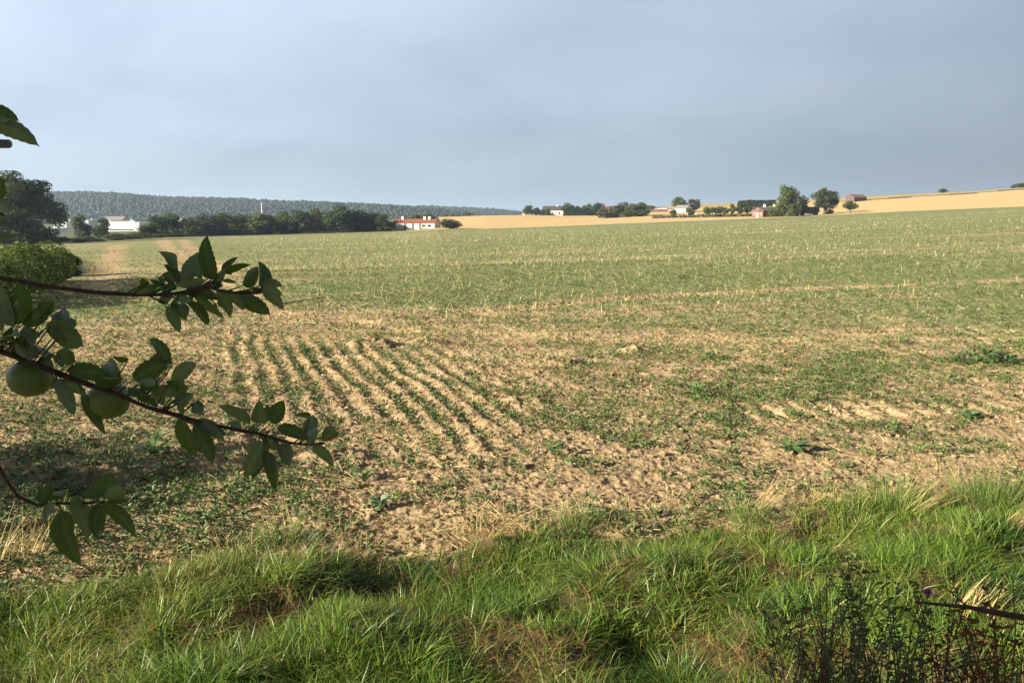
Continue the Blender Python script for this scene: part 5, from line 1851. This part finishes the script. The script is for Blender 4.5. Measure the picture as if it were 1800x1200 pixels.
# upper branch
pl1 = poly([(-60, 478), (0, 489), (40, 495), (100, 506), (180, 514), (220, 516.5), (270, 519), (300, 516), (330, 513), (357, 505), (378, 508), (400, 513), (428, 515)], 1.28, 1.18)
b1 = branch('branch', [limb_hub, np.array([-1.5, .7, 2.2])] + pl1, .0115, .0020, seed=1, n=70)
branch_curve1 = curve_pts(pl1, 80)
m = MB(); m.tube(curve_pts(poly([(357, 505), (372, 499), (379, 488)], 1.195, 1.19), 8) - AO, np.linspace(.0026, .0014, 8), 6); m.build('spur', M['twig'], b1, True)
m = MB(); m.tube(curve_pts(poly([(428, 515), (448, 512), (462, 508)], 1.18, 1.17), 8) - AO, np.linspace(.0018, .0011, 8), 6); m.build('spur', M['twig'], b1, True)
up_leaves = [(313, 472, 275, 441, 19, 6), (311, 498, 287, 465, 14, 6), (313, 502, 330, 470, 20, -2), (314, 501, 361, 491, 15, -2), (348, 487, 347, 442, 31, 0), (378, 492, 365, 411, 25, -9), (365, 490, 373, 456, 13, 0),
             (386, 478, 399, 472, 10, 2), (394, 481, 443, 466, 12, 5), (426, 501, 455, 468, 22, 2), (455, 503, 454, 457, 20, -5), (377, 503, 393, 484, 15, 0), (391, 493, 418, 498, 7, 2), (358, 505, 326, 511, 17, 0),
             (310, 507, 283, 512, 14, 4), (307, 501, 284, 490, 10, 4), (288, 501, 261, 490, 9, 3), (262, 497, 249, 488, 10, 1), (254, 498, 233, 522, 20, 3), (275, 503, 238, 516, 12, -1),
             (420, 515, 476, 554, 26, 3), (462, 512, 500, 547, 20, 7), (463, 506, 498, 520, 13, 4), (462, 514, 439, 505, 9, 0), (402, 515, 428, 547, 17, 4), (381, 509, 405, 559, 20, 6), (342, 519, 397, 561, 14, -3),
             (352, 514, 387, 527, 15, 3), (383, 528, 400, 543, 10, 0), (329, 533, 368, 573, 17, 3), (308, 524, 316, 548, 19, 0), (314, 521, 332, 532, 14, 0), (320, 532, 329, 557, 15, 0), (293, 538, 316, 587, 19, 3),
             (304, 518, 277, 531, 15, -2), (335, 520, 338, 531, 6, 0)]
leaves(up_leaves, 1.26, 1.18, 230, 500, b1, branch_curve1)

# main branch with the two apples
pl2 = poly([(-70, 592), (-30, 606), (8, 620), (53, 636), (93, 653), (133, 667), (173, 681), (225, 701), (276, 720), (313, 730), (350, 742), (392, 750), (425, 757), (458, 763), (493, 773), (525, 780), (551, 781), (572, 778)], 1.12, 1.24)
b2 = branch('branch', [limb_low, np.array([-1.6, .55, 1.95])] + pl2, .0165, .0016, seed=2, n=90)
branch_curve2 = curve_pts(pl2, 120)
m2 = [(24, 572, -2, 490, 27, -6, 'u'), (31, 571, 28, 492, 30, -8, 'u'), (24, 575, -4, 522, 19, 4), (76, 557, 88, 517, 25, 0), (50, 577, 57, 559, 13, 0), (56, 563, 73, 540, 13, 0), (112, 577, 107, 545, 25, 0),
      (79, 578, 147, 610, 38, 8), (27, 599, 97, 626, 36, 8, 'u'), (60, 609, 52, 636, 22, 0, 'u'), (27, 602, 48, 630, 15, -2), (99, 619, 133, 633, 19, 2), (117, 650, 198, 668, 28, 7, 'u'), (212, 675, 191, 635, 28, -3), (224, 634, 197, 625, 10, 2),
      (234, 667, 299, 636, 33, 4, 'u'), (297, 640, 260, 595, 20, 7), (301, 667, 347, 637, 25, 3), (243, 676, 279, 668, 17, 0), (225, 680, 263, 696, 17, 2), (240, 695, 276, 717, 14, 0), (270, 683, 317, 691, 21, 1), (314, 677, 290, 672, 10, 2),
      (312, 700, 321, 658, 19, -3, 'u'), (307, 711, 341, 692, 21, 0, 'u'), (315, 710, 322, 728, 10, 0), (341, 708, 356, 728, 21, 0),
      (438, 745, 381, 711, 18, 6, 'u'), (459, 743, 456, 700, 23, 0, 'u'), (477, 743, 500, 702, 27, 0), (487, 751, 544, 775, 21, 6, 'u'), (541, 764, 551, 729, 23, 0), (545, 734, 518, 728, 10, 2), (551, 769, 556, 752, 9, 0),
      (566, 776, 589, 757, 23, 2), (550, 782, 587, 823, 18, 6), (491, 781, 508, 821, 20, 3), (468, 767, 491, 791, 23, 0), (471, 794, 485, 867, 21, 6, 'u'), (464, 779, 427, 843, 31, 2), (466, 790, 479, 834, 17, 0, 'u'),
      (340, 747, 374, 819, 25, 5, 'u'), (321, 732, 346, 801, 25, -4, 'u'), (342, 742, 400, 766, 17, 2, 'u'), (424, 753, 397, 742, 13, 2, 'u'), (455, 756, 437, 757, 9, 1), (100, 667, 131, 733, 23, 3), (145, 690, 187, 765, 18, -3, 'u'), (101, 665, 90, 685, 13, 0),
      (6, 580, -14, 560, 14, 0), (20, 575, 6, 590, 12, 0), (60, 585, 30, 602, 18, 2), (44, 574, 62, 600, 20, 0), (10, 596, 38, 588, 15, 2), (95, 590, 118, 600, 16, 0, 'u'), (14, 545, 34, 530, 16, 0), (90, 566, 110, 556, 12, 0), (70, 628, 96, 646, 18, -2), (128, 640, 112, 622, 16, 0)]
leaves(m2, 1.12, 1.24, 0, 580, b2, branch_curve2)


def apple_fruit(px, row, d, rx, ry, parent, tilt):
    c = at(px, row, d)
    n1, n2 = 20, 28
    V = []
    sc = d / FPX
    R = rx * sc; H = ry * sc
    for i in range(n1 + 1):
        t = pi * i / n1
        dimple = .30 * math.exp(-(t / .38) ** 2) + .14 * math.exp(-((pi - t) / .30) ** 2)
        rr = sin(t) ** .92 if 0 < t < pi else 0
        for k in range(n2):
            a = 2 * pi * k / n2
            w = 1 + .018 * cos(5 * a) * (t / pi)
            V.append((R * rr * cos(a) * w, R * rr * sin(a) * w, H * cos(t) * (1 - dimple) if t < pi / 2 else H * cos(t) * (1 - dimple)))
    V = np.array(V)
    ct, st_ = cos(tilt), sin(tilt)
    V = np.stack([V[:, 0] * ct + V[:, 2] * st_, V[:, 1], -V[:, 0] * st_ + V[:, 2] * ct], 1)
    Q = []
    for i in range(n1):
        for k in range(n2):
            k2 = (k + 1) % n2
            Q.append((i * n2 + k, (i + 1) * n2 + k, (i + 1) * n2 + k2, i * n2 + k2))
    ap = mesh('apple', V + c - AO, np.array(Q), M['apple'], parent, True)
    return ap, c, H


for (px, row, rx, ry, q) in ((53, 664, 36, 33, .15), (191, 703, 36, 34, -.1)):
    db = 1.12 + (1.24 - 1.12) * px / 580
    ap, c, H = apple_fruit(px, row, db + .042, rx, ry, b2, q)
    j = np.argmin(np.linalg.norm(branch_curve2 - (c + np.array([0, 0, H])), axis=1))
    m = MB(); m.tube(np.array([branch_curve2[j], (branch_curve2[j] + c + np.array([0, 0, H * .9])) / 2 + np.array([0, .006, .004]), c + np.array([0, 0, H * .62])]) - AO, [.0018, .0015, .0016], 6)
    m.build('apple_stalk', M['twig'], ap, True)

# lowest branch
pl3 = poly([(-60, 735), (-25, 785), (0, 823), (19, 854), (36, 876), (60, 889), (75, 888), (95, 885), (127, 883), (158, 883), (184, 882)], 1.10, 1.16)
b3 = branch('branch', [limb_low, np.array([-1.5, .5, 1.85])] + pl3, .010, .0018, seed=3, n=70)
branch_curve3 = curve_pts(pl3, 80)
m3 = [(74, 885, 90, 842, 20, 2, 'u'), (88, 877, 120, 859, 11, 2), (90, 881, 84, 929, 19, 4), (108, 896, 144, 995, 32, -7, 'u'), (127, 874, 153, 952, 27, 9), (183, 888, 182, 935, 18, 6), (180, 885, 239, 944, 23, 8, 'u'),
      (176, 869, 143, 869, 19, 3), (187, 874, 194, 831, 31, 0, 'u'), (190, 880, 227, 881, 11, 1)]
leaves(m3, 1.10, 1.16, 0, 200, b3, branch_curve3)

# leaves and a sawn stub at the upper left
pl4 = poly([(-120, 230), (-70, 215), (-35, 205)], .93, .92)
b4 = branch('branch', [limb_hub, np.array([-1.2, .5, 2.35])] + pl4, .008, .002, seed=4, n=40)
leaves([(-32, 192, 35, 214, 24, 8), (-36, 206, 71, 259, 30, 9), (-40, 200, 14, 214, 14, 0)], .92, .90, -40, 80, b4, curve_pts(pl4, 30), .01)
b5 = branch('branch', [limb_hub, np.array([-1.1, .55, 2.35]), at(-70, 249, .95), at(16, 252, .93)], .010, .0052, mat='stub', seed=5, n=30, knob=.1)
pl6 = poly([(-110, 360), (-60, 362), (-20, 366), (8, 378)], .98, .97)
b6 = branch('branch', [limb_hub, np.array([-1.15, .6, 2.25])] + pl6, .007, .0014, seed=6, n=40)
leaves([(-10, 357, 2, 310, 17, -2), (-18, 355, 22, 373, 20, 5), (-32, 411, 37, 414, 17, 6), (-8, 402, 3, 380, 12, 0)], .98, .97, -40, 60, b6, curve_pts(pl6, 30), .01)

# trunk, limbs and the crown outside the frame, which shades the branches
m = MB()
m.tube(curve_pts([(0, 0, -.2), (.05, .02, .5), (.12, .06, 1.15)], 12), np.linspace(.15, .10, 12), 12)
m.build('trunk', M['bark'], apple, True)
fork = np.array([.12, .06, 1.1])
for e, r0 in ((limb_hub - AO, .05), (limb_low - AO, .045), (np.array([-.9, .5, 2.6]), .05), (np.array([.2, -1.2, 2.7]), .05), (np.array([-.5, -.9, 2.2]), .04), (np.array([.5, .6, 3.1]), .045)):
    m = MB(); m.tube(curve_pts([fork, (fork + e) / 2 + np.array([0, 0, .18]), e], 14), np.linspace(r0, .014, 14), 8); m.build('limb', M['bark'], apple, True)


def shade_crown(seed, n, c, rad, leaf):
    r = np.random.default_rng(seed)
    lob = []
    while len(lob) < 34:
        p = r.uniform(-1, 1, 3)
        if np.dot(p, p) < 1: lob.append(p * rad * .8 + c)
    lob = np.array(lob)
    i = r.integers(0, len(lob), n)
    dv = r.normal(size=(n, 3)); dv /= np.linalg.norm(dv, axis=1)[:, None]
    P = lob[i] + dv * (r.uniform(.1, .42, n))[:, None]
    nrm = dv + r.normal(0, .7, (n, 3)); nrm /= np.linalg.norm(nrm, axis=1)[:, None]
    a = np.cross(nrm, r.normal(size=(n, 3))); a /= np.linalg.norm(a, axis=1)[:, None]
    b = np.cross(nrm, a); s = (leaf * r.uniform(.7, 1.3, n))[:, None]
    V = np.stack([P - a * s, P - b * s * .55 + nrm * s * .15, P + a * s, P + b * s * .55 + nrm * s * .15], 1)
    # keep the crown where the tree stands: clear of the open side towards the field
    px, row = project(P[:, 0], P[:, 1], P[:, 2])
    ok = ((px < -60) | (P[:, 1] < .12)) & (P[:, 2] > .9) & ~((P[:, 0] > -1.0) & (P[:, 1] < .6))
    V = V[ok]
    return V.reshape(-1, 3), np.repeat(r.uniform(0, 1, ok.sum()), 4)


V, t = shade_crown(9, 12000, np.array([-2.85, .02, 2.85]), np.array([1.35, .72, .95]), .036)
mesh('crown', V - AO, np.arange(len(V)).reshape(-1, 4), M['leaf_mid'], apple, False, {'tint': t})
# the apple tree's neighbours along the margin on the left, outside the frame, give the long shadows on the soil
for k, (tx, ty, w, h, lab) in enumerate([(-12.0, 3.2, 3.0, 4.0, "fruit tree left of the photo beside the near margin"), (-19.5, 9.0, 3.0, 2.6, "taller fruit tree left of the photo beyond the first"),
                                         (-23.5, 13.5, 2.6, 2.4, "fruit tree left of the photo nearest the bramble hedge")]):
    c, tk, used = p = proto('small', 60 + k, 650, .035, 'leaf_mid')
    root = empty('fruit_tree', (tx, ty, zg(tx, ty)), lab, 'fruit tree', 'fruit trees along the left margin', k * 1.3, (w, w, h))
    link(c, root); link(tk, root); p[2] = True

# ------------------------------------------------------------------ air
if HAZE_DENSITY > 0:
    m, nt = new_mat("haze_air")
    v = N(nt, 'ShaderNodeVolumePrincipled')
    v.inputs['Color'].default_value = (0.55, 0.74, 0.98, 1)
    v.inputs['Density'].default_value = HAZE_DENSITY
    v.inputs['Anisotropy'].default_value = 0.2
    o = N(nt, 'ShaderNodeOutputMaterial')
    L(nt, v.outputs[0], o.inputs['Volume'])
    hb = MB(); hb.box((-9600, -9600, -140), (9600, 9600, 130))
    h = hb.build('haze', m)
    tag(h, "thin bluish haze fading the far hills", "haze", kind='stuff')
